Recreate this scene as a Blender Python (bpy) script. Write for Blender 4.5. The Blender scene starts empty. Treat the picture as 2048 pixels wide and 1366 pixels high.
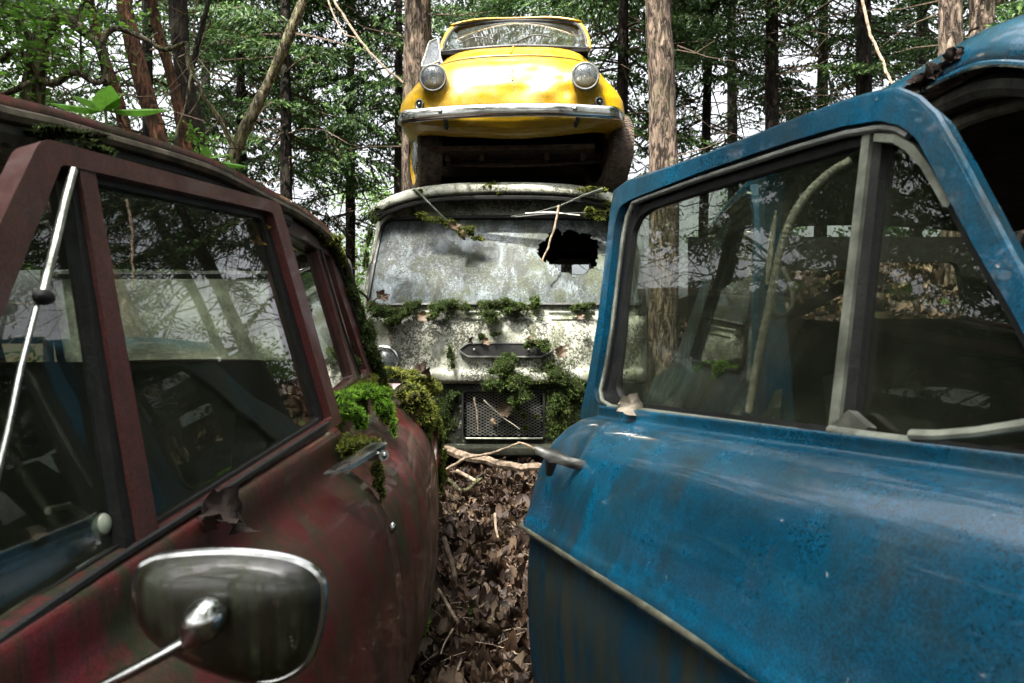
import bpy, bmesh, math, random
import numpy as np
from mathutils import Vector, Matrix, noise
from mathutils.geometry import delaunay_2d_cdt

random.seed(7); np.random.seed(7)
S = bpy.context.scene
COL = S.collection
PI = math.pi

# ---------------------------------------------------------------- camera, sky, sun
CZ, F = 0.9, 1365.33                       # camera height, focal length in pixels of a 2048 px wide frame
cam_d = bpy.data.cameras.new('camera'); cam = bpy.data.objects.new('camera', cam_d); COL.objects.link(cam)
cam.location = (0, 0, CZ); cam.rotation_euler = (PI / 2, 0, 0)
cam_d.lens = 24; cam_d.sensor_width = 36; cam_d.clip_start = 0.02; cam_d.clip_end = 2000
cam_d.dof.use_dof = True; cam_d.dof.focus_distance = 3.1; cam_d.dof.aperture_fstop = 9.0
S.camera = cam

SUN_EL, SUN_AZ = 57, 214                   # azimuth the light comes from, degrees clockwise from +Y
w = bpy.data.worlds.new('World'); S.world = w; w.use_nodes = True
nt = w.node_tree; bg = nt.nodes['Background']
sky = nt.nodes.new('ShaderNodeTexSky'); sky.sky_type = 'NISHITA'; sky.sun_disc = False
sky.sun_elevation = math.radians(SUN_EL); sky.sun_rotation = math.radians(SUN_AZ)
sky.air_density = 1.0; sky.dust_density = 10.0; sky.ozone_density = 0.0; sky.air_density = 0.6
hs = nt.nodes.new('ShaderNodeHueSaturation'); hs.inputs['Saturation'].default_value = 0.2   # thin white overcast
nt.links.new(sky.outputs[0], hs.inputs['Color']); nt.links.new(hs.outputs[0], bg.inputs[0]); bg.inputs[1].default_value = 0.15
sl = bpy.data.lights.new('sun', 'SUN'); sl.energy = 3.2; sl.angle = math.radians(0.6); sl.color = (1, 0.94, 0.84)
so = bpy.data.objects.new('sun', sl); COL.objects.link(so)
_a, _e = math.radians(SUN_AZ), math.radians(SUN_EL)
_dir = Vector((math.sin(_a) * math.cos(_e), math.cos(_a) * math.cos(_e), math.sin(_e)))
so.rotation_euler = (-_dir).to_track_quat('-Z', 'Y').to_euler(); so.location = (0, 0, 20)
vs = S.view_settings; vs.view_transform = 'Standard'; vs.look = 'None'; vs.gamma = 1; vs.use_curve_mapping = False
vs.exposure = 2.55
S.render.engine = 'CYCLES'
cy = S.cycles; cy.max_bounces = 7; cy.diffuse_bounces = 3; cy.glossy_bounces = 4; cy.transparent_max_bounces = 24
cy.transmission_bounces = 4; cy.use_denoising = True; cy.caustics_reflective = False; cy.caustics_refractive = False
cy.sample_clamp_indirect = 6

# ---------------------------------------------------------------- helpers
def P(px, py, Y):
    return Vector(((px - 1024) / F * Y, Y, CZ + (683 - py) / F * Y))

def on_plane(px, py, O, n):
    d = Vector(((px - 1024) / F, 1.0, (683 - py) / F)); C = Vector((0, 0, CZ))
    return C + d * ((O - C).dot(n) / d.dot(n))

def origin(o):
    v = Vector((0, 0, 0))
    while o is not None: v += o.location; o = o.parent
    return v

def tag(o, label=None, cat=None, group=None, kind=None):
    if label: o['label'] = label
    if cat: o['category'] = cat
    if group: o['group'] = group
    if kind: o['kind'] = kind
    return o

def thing(name, label, cat, loc, group=None):
    o = bpy.data.objects.new(name, None); COL.objects.link(o); o.location = Vector(loc)
    o.empty_display_size = 0.1
    return tag(o, label, cat, group)

def mk(name, verts, faces, mat, parent=None, smooth=True, loc=None, sharp=None, kind=None, label=None):
    base = origin(parent) if parent is not None else Vector(loc or (0, 0, 0))
    v = np.array([tuple(p) for p in verts] if not isinstance(verts, np.ndarray) else verts, dtype=float)
    v = v - np.array(base)
    me = bpy.data.meshes.new(name); me.from_pydata(v.tolist(), [], [tuple(f) for f in faces]); me.update()
    if mat is not None: me.materials.append(mat)
    if smooth:
        me.polygons.foreach_set('use_smooth', [True] * len(me.polygons))
        me.set_sharp_from_angle(angle=math.radians(sharp or 40))
    o = bpy.data.objects.new(name, me); COL.objects.link(o)
    if parent is not None: o.parent = parent
    elif loc: o.location = loc
    if kind: o['kind'] = kind
    if label: o['label'] = label
    return o

def fast_mesh(name, V, Q, mat, parent=None, loc=None, kind=None, smooth=False):
    """V (n,3) array, Q (m,k) int array; for large meshes"""
    base = origin(parent) if parent is not None else Vector(loc or (0, 0, 0))
    V = np.asarray(V, dtype=np.float32) - np.array(base, dtype=np.float32)
    Q = np.asarray(Q, dtype=np.int32); m, k = Q.shape
    me = bpy.data.meshes.new(name)
    me.vertices.add(len(V)); me.vertices.foreach_set('co', V.ravel())
    me.loops.add(m * k); me.loops.foreach_set('vertex_index', Q.ravel())
    me.polygons.add(m); me.polygons.foreach_set('loop_start', np.arange(0, m * k, k, dtype=np.int32))
    me.polygons.foreach_set('loop_total', np.full(m, k, dtype=np.int32))
    me.update(calc_edges=True); me.validate()
    if smooth: me.polygons.foreach_set('use_smooth', [True] * len(me.polygons))
    me.materials.append(mat)
    o = bpy.data.objects.new(name, me); COL.objects.link(o)
    if parent is not None: o.parent = parent
    elif loc: o.location = loc
    if kind: o['kind'] = kind
    return o

def spline(pts, n=8, closed=False):
    pts = [Vector(p) for p in pts]; out = []; N = len(pts)
    segs = N if closed else N - 1
    for i in range(segs):
        p1, p2 = pts[i % N], pts[(i + 1) % N]
        p0 = pts[(i - 1) % N] if (closed or i > 0) else p1 * 2 - p2
        p3 = pts[(i + 2) % N] if (closed or i + 2 < N) else p2 * 2 - p1
        for k in range(n):
            t = k / n
            out.append(0.5 * ((2 * p1) + (p2 - p0) * t + (2 * p0 - 5 * p1 + 4 * p2 - p3) * t * t + (3 * p1 - p0 - 3 * p2 + p3) * t ** 3))
    if not closed: out.append(pts[-1])
    return out

def rounded(poly, r, n=5):
    """round the corners of a closed 2D polygon; r one radius or a list"""
    out = []; N = len(poly)
    for i in range(N):
        p = Vector(poly[i]); a = Vector(poly[i - 1]); b = Vector(poly[(i + 1) % N])
        ri = r[i] if isinstance(r, (list, tuple)) else r
        if ri <= 0: out.append(tuple(p)); continue
        da, db = (a - p), (b - p)
        k1 = min(ri, da.length * .48); k2 = min(ri, db.length * .48)
        s, e = p + da.normalized() * k1, p + db.normalized() * k2
        for j in range(n + 1):
            t = j / n; out.append(tuple(s * (1 - t) ** 2 + p * 2 * t * (1 - t) + e * t * t))
    return out

def dens(poly, h):
    out = []
    for i in range(len(poly)):
        a, b = Vector(poly[i]), Vector(poly[(i + 1) % len(poly)])
        k = max(1, int((b - a).length / h))
        for j in range(k): out.append(tuple(a.lerp(b, j / k)))
    return out

def inside(poly, x, y):
    c = False; n = len(poly); j = n - 1
    for i in range(n):
        xi, yi = poly[i]; xj, yj = poly[j]
        if (yi > y) != (yj > y) and x < (xj - xi) * (y - yi) / (yj - yi + 1e-12) + xi: c = not c
        j = i
    return c

def sheet(name, outer, holes, h, f, thick, mat, parent, smooth=True, sharp=40, **kw):
    """a bent plate: 2D region (outer minus holes) tessellated with step h, mapped to 3D by f(u,v)->(point, normal), given thickness"""
    outer = dens(outer, h); holes = [dens(q, h) for q in holes]
    pts = []; edges = []
    for loop in [outer] + holes:
        s = len(pts); pts += [Vector(p) for p in loop]
        edges += [(s + i, s + (i + 1) % len(loop)) for i in range(len(loop))]
    xs = [p[0] for p in outer]; ys = [p[1] for p in outer]
    bp = np.array([tuple(p) for p in pts])
    gx = np.arange(min(xs) + h * .5, max(xs), h); gy = np.arange(min(ys) + h * .5, max(ys), h)
    for x in gx:
        for y in gy:
            if not inside(outer, x, y) or any(inside(q, x, y) for q in holes): continue
            if np.min(np.hypot(bp[:, 0] - x, bp[:, 1] - y)) < h * .45: continue
            pts.append(Vector((x, y)))
    vo, eo, fo, *_ = delaunay_2d_cdt(pts, edges, [], 0, 1e-7)
    tris = []
    for t in fo:
        cx = sum(vo[i][0] for i in t) / 3; cyy = sum(vo[i][1] for i in t) / 3
        if inside(outer, cx, cyy) and not any(inside(q, cx, cyy) for q in holes): tris.append(tuple(t))
    V = []; Nn = []
    for p in vo:
        q, n = f(p[0], p[1]); V.append(q); Nn.append(n)
    # orient triangles along the given normal
    nv = len(V); T = []
    for a, b, c in tris:
        if (V[b] - V[a]).cross(V[c] - V[a]).dot(Nn[a]) < 0: a, b, c = a, c, b
        T.append((a, b, c))
    faces = list(T)
    if thick:
        V += [V[i] - Nn[i] * thick for i in range(nv)]
        faces += [(c + nv, b + nv, a + nv) for a, b, c in T]
        cnt = {}
        for a, b, c in T:
            for e in ((a, b), (b, c), (c, a)): cnt[e] = 1
        for (a, b) in cnt:
            if (b, a) not in cnt: faces.append((b, a, a + nv, b + nv))
    return mk(name, V, faces, mat, parent, smooth, sharp=sharp, **kw)

def loft(name, rows, mat, parent, thick=0, closed=False, smooth=True, sharp=50, caps=False, **kw):
    R, Cn = len(rows), len(rows[0]); V = [Vector(p) for r in rows for p in r]; faces = []
    for i in range(R - 1):
        for j in range(Cn if closed else Cn - 1):
            k = (j + 1) % Cn
            faces.append((i * Cn + j, i * Cn + k, (i + 1) * Cn + k, (i + 1) * Cn + j))
    if caps:
        faces.append(tuple(range(Cn))[::-1]); faces.append(tuple((R - 1) * Cn + j for j in range(Cn)))
    o = mk(name, V, faces, mat, parent, smooth, sharp=sharp, **kw)
    if thick:
        m = o.modifiers.new('thickness', 'SOLIDIFY'); m.thickness = abs(thick); m.offset = -1 if thick > 0 else 1
    return o

def tube_data(path, rad, n=8, flat=1.0, up=None, caps=True, closed=False):
    path = [Vector(p) for p in path]; N = len(path); V = []; Fc = []
    prev = None
    for i, p in enumerate(path):
        a = path[(i - 1) % N] if (closed or i > 0) else p; b = path[(i + 1) % N] if (closed or i < N - 1) else p
        t = (b - a); t = t.normalized() if t.length > 1e-9 else Vector((0, 0, 1))
        if up is not None: s = t.cross(Vector(up)); s = s.normalized() if s.length > 1e-6 else t.orthogonal().normalized()
        elif prev is None: s = t.orthogonal().normalized()
        else:
            s = prev - t * prev.dot(t); s = s.normalized() if s.length > 1e-6 else t.orthogonal().normalized()
        prev = s; u = t.cross(s)
        r = rad(i / max(1, N - 1)) if callable(rad) else (rad[i] if isinstance(rad, (list, tuple)) else rad)
        for k in range(n):
            an = 2 * PI * k / n
            V.append(p + s * (math.cos(an) * r) + u * (math.sin(an) * r * flat))
    M = N if closed else N - 1
    for i in range(M):
        for k in range(n):
            j = (i + 1) % N
            Fc.append((i * n + k, i * n + (k + 1) % n, j * n + (k + 1) % n, j * n + k))
    if caps and not closed:
        Fc.append(tuple(range(n))[::-1]); Fc.append(tuple((N - 1) * n + k for k in range(n)))
    return V, Fc

def tube(name, path, rad, mat, parent=None, n=8, flat=1.0, up=None, closed=False, **kw):
    V, Fc = tube_data(path, rad, n, flat, up, True, closed)
    return mk(name, V, Fc, mat, parent, **kw)

class MB:
    def __init__(s): s.V = []; s.F = []
    def add(s, V, Fc):
        b = len(s.V); s.V += [tuple(v) for v in V]; s.F += [tuple(i + b for i in f) for f in Fc]; return s
    def tube(s, path, rad, **k): V, Fc = tube_data(path, rad, **k); return s.add(V, Fc)
    def box(s, c, d, rot=None):
        c = Vector(c); V = []
        for x in (-.5, .5):
            for y in (-.5, .5):
                for z in (-.5, .5):
                    q = Vector((x * d[0], y * d[1], z * d[2]))
                    if rot is not None: q = rot @ q
                    V.append(c + q)
        return s.add(V, [(0, 1, 3, 2), (4, 6, 7, 5), (0, 4, 5, 1), (2, 3, 7, 6), (0, 2, 6, 4), (1, 5, 7, 3)])
    def build(s, name, mat, parent=None, **k): return mk(name, s.V, s.F, mat, parent, **k)

def ellipsoid(c, r, nu=20, nv=12, fn=None):
    V = []; Fc = []; c = Vector(c)
    for i in range(nv + 1):
        th = PI * i / nv
        for j in range(nu):
            ph = 2 * PI * j / nu
            d = Vector((math.sin(th) * math.cos(ph), math.sin(th) * math.sin(ph), math.cos(th)))
            k = fn(d) if fn else 1
            V.append(c + Vector((d.x * r[0], d.y * r[1], d.z * r[2])) * k)
    for i in range(nv):
        for j in range(nu):
            Fc.append((i * nu + j, (i + 1) * nu + j, (i + 1) * nu + (j + 1) % nu, i * nu + (j + 1) % nu))
    return V, Fc

# ---------------------------------------------------------------- materials
class N:
    """small node-graph writer"""
    def __init__(s, name):
        s.m = bpy.data.materials.new(name); s.m.use_nodes = True; s.t = s.m.node_tree; s.t.nodes.clear()
        s.out = s.t.nodes.new('ShaderNodeOutputMaterial'); s.tc = s.t.nodes.new('ShaderNodeTexCoord')
    def link(s, a, b): s.t.links.new(a, b)
    def put(s, sock, v):
        if isinstance(v, bpy.types.NodeSocket): s.link(v, sock)
        elif isinstance(v, (tuple, list)) and len(v) == 3 and sock.type == 'RGBA': sock.default_value = (*v, 1)
        else: sock.default_value = v
    def noise(s, scale, detail=4, rough=.6, stretch=(1, 1, 1), dist=0, off=(0, 0, 0)):
        mp = s.t.nodes.new('ShaderNodeMapping'); mp.inputs['Scale'].default_value = stretch; mp.inputs['Location'].default_value = off
        s.link(s.tc.outputs['Object'], mp.inputs[0])
        n = s.t.nodes.new('ShaderNodeTexNoise'); s.link(mp.outputs[0], n.inputs['Vector'])
        n.inputs['Scale'].default_value = scale; n.inputs['Detail'].default_value = detail; n.inputs['Roughness'].default_value = rough
        n.inputs['Distortion'].default_value = dist
        return n.outputs['Fac']
    def voro(s, scale, stretch=(1, 1, 1), feat='F1', out='Distance'):
        mp = s.t.nodes.new('ShaderNodeMapping'); mp.inputs['Scale'].default_value = stretch
        s.link(s.tc.outputs['Object'], mp.inputs[0])
        n = s.t.nodes.new('ShaderNodeTexVoronoi'); n.feature = feat; s.link(mp.outputs[0], n.inputs['Vector']); n.inputs['Scale'].default_value = scale
        return n.outputs[out]
    def ramp(s, v, a, b, lo=0.0, hi=1.0):
        n = s.t.nodes.new('ShaderNodeMapRange'); n.interpolation_type = 'SMOOTHSTEP'
        s.link(v, n.inputs[0]); n.inputs[1].default_value = a; n.inputs[2].default_value = b
        n.inputs[3].default_value = lo; n.inputs[4].default_value = hi; return n.outputs[0]
    def mix(s, f, a, b, mode='MIX'):
        n = s.t.nodes.new('ShaderNodeMix'); n.data_type = 'RGBA'; n.blend_type = mode
        s.put(n.inputs[0], f); s.put(n.inputs[6], a); s.put(n.inputs[7], b); return n.outputs[2]
    def math(s, op, a, b=0.0):
        n = s.t.nodes.new('ShaderNodeMath'); n.operation = op; s.put(n.inputs[0], a); s.put(n.inputs[1], b); return n.outputs[0]
    def island(s):
        n = s.t.nodes.new('ShaderNodeNewGeometry'); return n.outputs['Random Per Island']
    def obj_random(s):
        n = s.t.nodes.new('ShaderNodeObjectInfo'); return n.outputs['Random']
    def bump(s, h, strength=.3, dist=.01, prev=None):
        n = s.t.nodes.new('ShaderNodeBump'); n.inputs['Strength'].default_value = strength; n.inputs['Distance'].default_value = dist
        s.link(h, n.inputs['Height'])
        if prev is not None: s.link(prev, n.inputs['Normal'])
        return n.outputs[0]
    def bsdf(s, color, rough=.5, metal=0.0, normal=None, spec=.5, coat=0, **k):
        n = s.t.nodes.new('ShaderNodeBsdfPrincipled')
        s.put(n.inputs['Base Color'], color); s.put(n.inputs['Roughness'], rough); s.put(n.inputs['Metallic'], metal)
        s.put(n.inputs['Specular IOR Level'], spec); s.put(n.inputs['Coat Weight'], coat)
        if normal is not None: s.link(normal, n.inputs['Normal'])
        return n.outputs[0]
    def mixsh(s, f, a, b):
        n = s.t.nodes.new('ShaderNodeMixShader'); s.put(n.inputs[0], f); s.link(a, n.inputs[1]); s.link(b, n.inputs[2]); return n.outputs[0]
    def done(s, sh): s.link(sh, s.out.inputs[0]); return s.m

def plain(name, col, rough=.5, metal=0, var=.25, scale=30, bump=.15, spec=.5, coat=0):
    g = N(name); a = g.noise(scale, 5)
    c = g.mix(g.ramp(a, .3, .7), tuple(x * (1 - var) for x in col), tuple(min(1, x * (1 + var)) for x in col))
    r = g.ramp(g.noise(scale * .7, 4, off=(3, 1, 2)), .3, .7, max(0, rough - .1), min(1, rough + .12))
    return g.done(g.bsdf(c, r, metal, g.bump(g.noise(scale * 3, 4), bump, .003), spec, coat))

def aged_paint(name, base, base2, grime, streak=.5, rust=.2, blotch=.4, rough=.35, chips=.3, coat=.3, grimescale=3.0, sl=(.42, .66), sd=(.35, .62)):
    g = N(name)
    big = g.noise(1.7, 4, .55); med = g.noise(9, 5, .65, off=(2, 5, 1)); fine = g.noise(90, 4, .7)
    c = g.mix(g.ramp(big, .3, .7), base, base2)
    # clouded patches of worn lacquer
    c = g.mix(g.math('MULTIPLY', g.ramp(med, .45, .68), blotch * .6), c, grime)
    # vertical run marks
    st = g.noise(grimescale * 6, 6, .65, stretch=(1, 1, .10), dist=.3)
    st2 = g.noise(grimescale, 3, .5, off=(7, 3, 9))
    sm = g.math('MULTIPLY', g.ramp(st, *sl), g.ramp(st2, *sd))
    c = g.mix(g.math('MULTIPLY', sm, streak), c, grime)
    rm = g.math('MULTIPLY', g.ramp(g.noise(14, 8, .75, off=(1, 1, 4)), .60, .66), g.ramp(g.noise(2.4, 3, off=(5, 0, 2)), .45, .6))
    c = g.mix(g.math('MULTIPLY', rm, rust), c, (.09, .035, .015))
    ch = g.ramp(g.noise(55, 3, .6, off=(9, 2, 2)), .72, .75)
    c = g.mix(g.math('MULTIPLY', ch, chips), c, (.45, .45, .42))
    dots = g.ramp(g.noise(170, 3, .7, off=(4, 4, 8)), .60, .68); c = g.mix(g.math('MULTIPLY', dots, g.ramp(med, .3, .7, .15, .75)), c, tuple(x * .3 for x in grime))
    gr_ = g.ramp(g.noise(330, 3, .75, off=(3, 7, 5)), .36, .64, .62, 1.45); mul = g.t.nodes.new('ShaderNodeVectorMath'); mul.operation = 'SCALE'; g.link(c, mul.inputs[0]); g.link(gr_, mul.inputs['Scale']); c = mul.outputs[0]
    sp = g.ramp(fine, .35, .7)
    c = g.mix(g.math('MULTIPLY', sp, .22), c, tuple(x * .3 for x in grime))
    ro = g.math('ADD', g.ramp(med, .35, .7, rough, rough + .22), g.math('MULTIPLY', g.math('ADD', sm, rm), .3))
    nb = g.bump(fine, .12, .002); nb = g.bump(g.noise(5, 3), .15, .02, nb)
    return g.done(g.bsdf(c, ro, 0, nb, .5, coat))

def glass(name, dirt_col, d0=.06, d1=.45, dscale=6, tint=(.8, .84, .8), refl=1.0, rough=.0, trans=.5, speck=.5, lo=.45, hi=.75):
    g = N(name); t = g.t
    tr = t.nodes.new('ShaderNodeBsdfTransparent'); tr.inputs[0].default_value = (*tint, 1)
    gl = t.nodes.new('ShaderNodeBsdfGlossy'); gl.inputs['Roughness'].default_value = rough; gl.inputs[0].default_value = (1, 1, 1, 1)
    lw = t.nodes.new('ShaderNodeLayerWeight'); lw.inputs[0].default_value = .5
    fr = g.math('ADD', g.math('MULTIPLY', g.math('POWER', lw.outputs['Facing'], 4.0), .9), .045)
    nb = g.bump(g.noise(3, 2), .04, .02); g.link(nb, gl.inputs['Normal'])
    base = g.mixsh(g.math('MINIMUM', g.math('MULTIPLY', fr, refl), .95), tr.outputs[0], gl.outputs[0])
    df = t.nodes.new('ShaderNodeBsdfDiffuse'); tl = t.nodes.new('ShaderNodeBsdfTranslucent')
    col = g.mix(g.ramp(g.noise(dscale * 1.3, 6, .7, off=(2, 2, 2)), .3, .7), dirt_col, tuple(x * .45 for x in dirt_col))
    g.link(col, df.inputs[0]); g.link(col, tl.inputs[0])
    dirt = g.mixsh(trans, df.outputs[0], tl.outputs[0])
    m = g.ramp(g.noise(dscale, 7, .7), lo, hi, d0, d1)
    sp = g.math('MULTIPLY', g.ramp(g.noise(dscale * 22, 4, .7), .52, .62), speck)
    f = g.math('MINIMUM', g.math('ADD', m, g.math('MULTIPLY', sp, m)), 1.0)
    return g.done(g.mixsh(f, base, dirt))

M = {}
M['maroon'] = aged_paint('maroon_paint', (.120, .014, .018), (.055, .010, .009), (.015, .020, .003), streak=1.0, rust=.5, blotch=1.0, rough=.34, chips=.35, coat=.2, grimescale=4.0, sl=(.42, .62), sd=(.32, .56))
M['maroon_frame'] = aged_paint('maroon_frame_paint', (.088, .020, .018), (.040, .014, .010), (.022, .016, .008), streak=.35, rust=.6, blotch=.5, rough=.36, chips=.4, coat=.15)
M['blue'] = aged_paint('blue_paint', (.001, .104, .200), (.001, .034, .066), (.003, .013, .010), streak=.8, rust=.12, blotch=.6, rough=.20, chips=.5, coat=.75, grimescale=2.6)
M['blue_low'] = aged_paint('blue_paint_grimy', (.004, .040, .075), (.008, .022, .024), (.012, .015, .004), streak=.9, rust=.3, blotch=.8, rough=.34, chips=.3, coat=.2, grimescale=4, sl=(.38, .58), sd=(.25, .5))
M['yellow'] = aged_paint('yellow_paint', (.37, .225, .002), (.31, .175, .001), (.20, .11, .012), streak=.22, rust=.15, blotch=.12, rough=.24, chips=.1, coat=.35, grimescale=3)
M['chrome'] = plain('dull_chrome', (.40, .41, .39), .25, 1, .2, 25, .1)
M['bright_chrome'] = plain('bright_chrome', (.46, .47, .46), .14, 1, .2, 12, .05)
M['dirty_chrome'] = plain('dirty_chrome', (.34, .35, .30), .4, .8, .45, 30, .3)
M['alu'] = plain('weathered_trim', (.19, .205, .165), .38, .5, .45, 22, .3)
M['alu_low'] = plain('mossy_trim', (.20, .205, .15), .42, .5, .5, 26, .3)
M['rubber'] = plain('black_rubber', (.005, .0055, .005), .55, 0, .4, 60, .4)
M['seal'] = plain('grey_seal', (.11, .115, .105), .4, .2, .3, 30, .3)
M['pitted'] = plain('pitted_metal', (.10, .10, .09), .36, .85, .5, 30, .4)
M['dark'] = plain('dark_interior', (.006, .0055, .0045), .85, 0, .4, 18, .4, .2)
M['cloth'] = plain('grey_headlining', (.18, .18, .15), .9, 0, .3, 40, .3, .2)
M['rusty'] = plain('rusty_steel', (.045, .024, .013), .8, .2, .6, 30, .8)
M['hose'] = plain('pale_hose', (.26, .25, .19), .6, 0, .25, 50, .3)
M['yellow_leaf'] = plain('yellow_leaf', (.40, .24, .02), .6, 0, .3, 50, .3)
M['bone'] = plain('pale_knob', (.42, .47, .36), .35, 0, .2, 40, .1)
M['glass_side'] = glass('side_glass', (.060, .068, .046), .18, .50, 7, (.66, .70, .64), 1.5, .010)
M['glass_clear'] = glass('clear_glass', (.35, .4, .36), .03, .16, 6, (.9, .93, .92), 1.6, .01)
M['glass_frost'] = glass('grimy_rear_glass', (.92, .94, .84), .55, .97, 4, (.8, .85, .78), .8, .2, trans=.85, lo=.35, hi=.6)

def van_paint():
    g = N('lichen_white_paint')
    big = g.noise(3.2, 5, .6); c = g.mix(g.ramp(g.noise(12, 5), .3, .7), (.40, .41, .35), (.20, .21, .17))
    c = g.mix(g.math('MULTIPLY', g.ramp(g.noise(7, 6, .7, off=(4, 4, 4)), .48, .66), .75), c, (.075, .085, .035))
    speck = g.noise(75, 6, .78, off=(1, 2, 3)); dens_ = g.ramp(big, .30, .68, .62, .42)
    sm = g.t.nodes.new('ShaderNodeMath'); sm.operation = 'SUBTRACT'; g.link(speck, sm.inputs[0]); g.link(dens_, sm.inputs[1])
    c = g.mix(g.math('MULTIPLY', g.ramp(sm.outputs[0], 0, .05), .92), c, (.022, .024, .014))
    st = g.math('MULTIPLY', g.ramp(g.noise(26, 5, .6, stretch=(1, 1, .08)), .5, .62), g.ramp(g.noise(4, 3, off=(1, 6, 3)), .42, .6))
    c = g.mix(g.math('MULTIPLY', st, .6), c, (.06, .065, .025))
    rm = g.math('MULTIPLY', g.ramp(g.noise(16, 8, .75, off=(6, 1, 4)), .6, .66), g.ramp(g.noise(3, 3, off=(5, 3, 2)), .48, .6))
    c = g.mix(g.math('MULTIPLY', rm, .8), c, (.12, .05, .02))
    nb = g.bump(speck, .35, .004)
    return g.done(g.bsdf(c, .62, 0, nb, .35))
M['van'] = van_paint()

def van_low():
    g = N('mossy_lower_paint')
    c = g.mix(g.ramp(g.noise(7, 7, .72), .57, .63), (.004, .005, .002), (.30, .31, .24))
    c = g.mix(g.ramp(g.noise(60, 5, .75), .5, .6), c, (.02, .024, .01))
    return g.done(g.bsdf(c, .75, 0, g.bump(g.noise(50, 5, .8), .5, .006), .3))
M['van_low'] = van_low()

def lichen_glass():
    g = N('lichen_covered_glass'); t = g.t
    speck = g.noise(85, 6, .8); big = g.noise(4.2, 4, .6, off=(3, 0, 1))
    c = g.mix(g.ramp(g.noise(8, 7, .75, stretch=(1, 1, .45), dist=.6), .38, .62), (.024, .029, .028), (.16, .19, .205))
    c = g.mix(g.math('MULTIPLY', g.ramp(g.noise(6, 5, .7, off=(8, 8, 1)), .46, .64), .8), c, (.055, .065, .03))
    sb = t.nodes.new('ShaderNodeMath'); sb.operation = 'SUBTRACT'; g.link(speck, sb.inputs[0]); g.link(g.ramp(big, .35, .65, .58, .43), sb.inputs[1])
    c = g.mix(g.math('MULTIPLY', g.ramp(sb.outputs[0], 0, .05), .75), c, (.03, .035, .025))
    wh = g.ramp(g.noise(30, 6, .75, stretch=(1, 1, .3), off=(2, 9, 5)), .63, .70)
    c = g.mix(g.math('MULTIPLY', wh, .8), c, (.42, .46, .50))
    sh = g.bsdf(c, g.ramp(speck, .4, .6, .40, .75), 0, g.bump(speck, .3, .003), .25)
    tr = t.nodes.new('ShaderNodeBsdfTransparent'); tr.inputs[0].default_value = (.6, .65, .6, 1)
    return g.done(g.mixsh(.92, tr.outputs[0], sh))
M['lichen_glass'] = lichen_glass()

def moss_mat(name, a, b, c3):
    g = N(name); r = g.island(); t = g.t
    c = g.mix(r, a, b); c = g.mix(g.ramp(g.noise(25, 4, .6), .45, .7), c, c3)
    n = t.nodes.new('ShaderNodeBsdfTranslucent'); g.link(c, n.inputs[0])
    return g.done(g.mixsh(.3, g.bsdf(c, .7, 0, None, .25), n.outputs[0]))
M['moss_bright'] = moss_mat('bright_moss', (.09, .22, .015), (.22, .42, .03), (.05, .11, .01))
M['moss_dark'] = moss_mat('dark_moss', (.025, .05, .010), (.09, .14, .025), (.03, .025, .012))
M['moss_gold'] = moss_mat('olive_moss', (.07, .10, .012), (.24, .26, .035), (.05, .045, .015))
M['moss_core'] = plain('moss_core', (.008, .013, .003), .9, 0, .5, 60, .8, .1)

def leaf_mat(name, cols, trans=.25, rough=.6, vein=False, rnd='island'):
    g = N(name); r = g.island() if rnd == 'island' else g.obj_random(); t = g.t
    cr = t.nodes.new('ShaderNodeValToRGB'); el = cr.color_ramp.elements
    el[0].position = 0; el[0].color = (*cols[0], 1); el[1].position = 1; el[1].color = (*cols[-1], 1)
    for i, cc in enumerate(cols[1:-1]):
        e = el.new((i + 1) / (len(cols) - 1)); e.color = (*cc, 1)
    g.link(r, cr.inputs[0])
    c = g.mix(g.math('MULTIPLY', g.ramp(g.noise(60, 5, .7), .45, .65), .55), cr.outputs[0], tuple(x * .35 for x in cols[0]))
    if vein:                                              # midrib and side veins in the leaf's own space
        sx = t.nodes.new('ShaderNodeSeparateXYZ'); g.link(g.tc.outputs['Object'], sx.inputs[0])
        ay = g.math('ABSOLUTE', sx.outputs[1]); rib = g.ramp(ay, .006, .022, 1, 0)
        sv = g.math('ABSOLUTE', g.math('SUBTRACT', g.math('FRACT', g.math('MULTIPLY', g.math('SUBTRACT', sx.outputs[0], g.math('MULTIPLY', ay, .9)), 7.0)), .5))
        vn = g.math('MAXIMUM', rib, g.ramp(sv, .03, .09, .55, 0))
        c = g.mix(g.math('MULTIPLY', vn, .4), c, (.16, .11, .065))
    n = t.nodes.new('ShaderNodeBsdfTranslucent'); g.link(c, n.inputs[0])
    return g.done(g.mixsh(trans, g.bsdf(c, rough, 0, g.bump(g.noise(80, 4), .3, .003), .35), n.outputs[0]))
M['dead_leaf'] = leaf_mat('dead_leaves', [(.008, .004, .002), (.032, .016, .009), (.065, .036, .020), (.014, .007, .004), (.18, .12, .075), (.022, .011, .007)], .12)
M['dead_leaf_obj'] = leaf_mat('fallen_leaf', [(.008, .005, .003), (.036, .021, .010), (.085, .055, .028), (.014, .008, .004), (.27, .20, .125), (.024, .014, .007), (.12, .08, .042)], .12, vein=True, rnd='obj')
M['needles'] = leaf_mat('spruce_needles', [(.010, .032, .012), (.040, .095, .024), (.12, .21, .05), (.022, .060, .020)], .35, .55)
M['fresh_leaf'] = leaf_mat('fresh_leaves', [(.06, .14, .015), (.11, .25, .03), (.15, .30, .045)], .5, .4)
M['seedling'] = leaf_mat('seedling_leaves', [(.10, .26, .03), (.14, .34, .04)], .5, .4)
M['hedge'] = leaf_mat('far_leaves', [(.05, .10, .025), (.10, .19, .04), (.15, .26, .06)], .4, .5)

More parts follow.
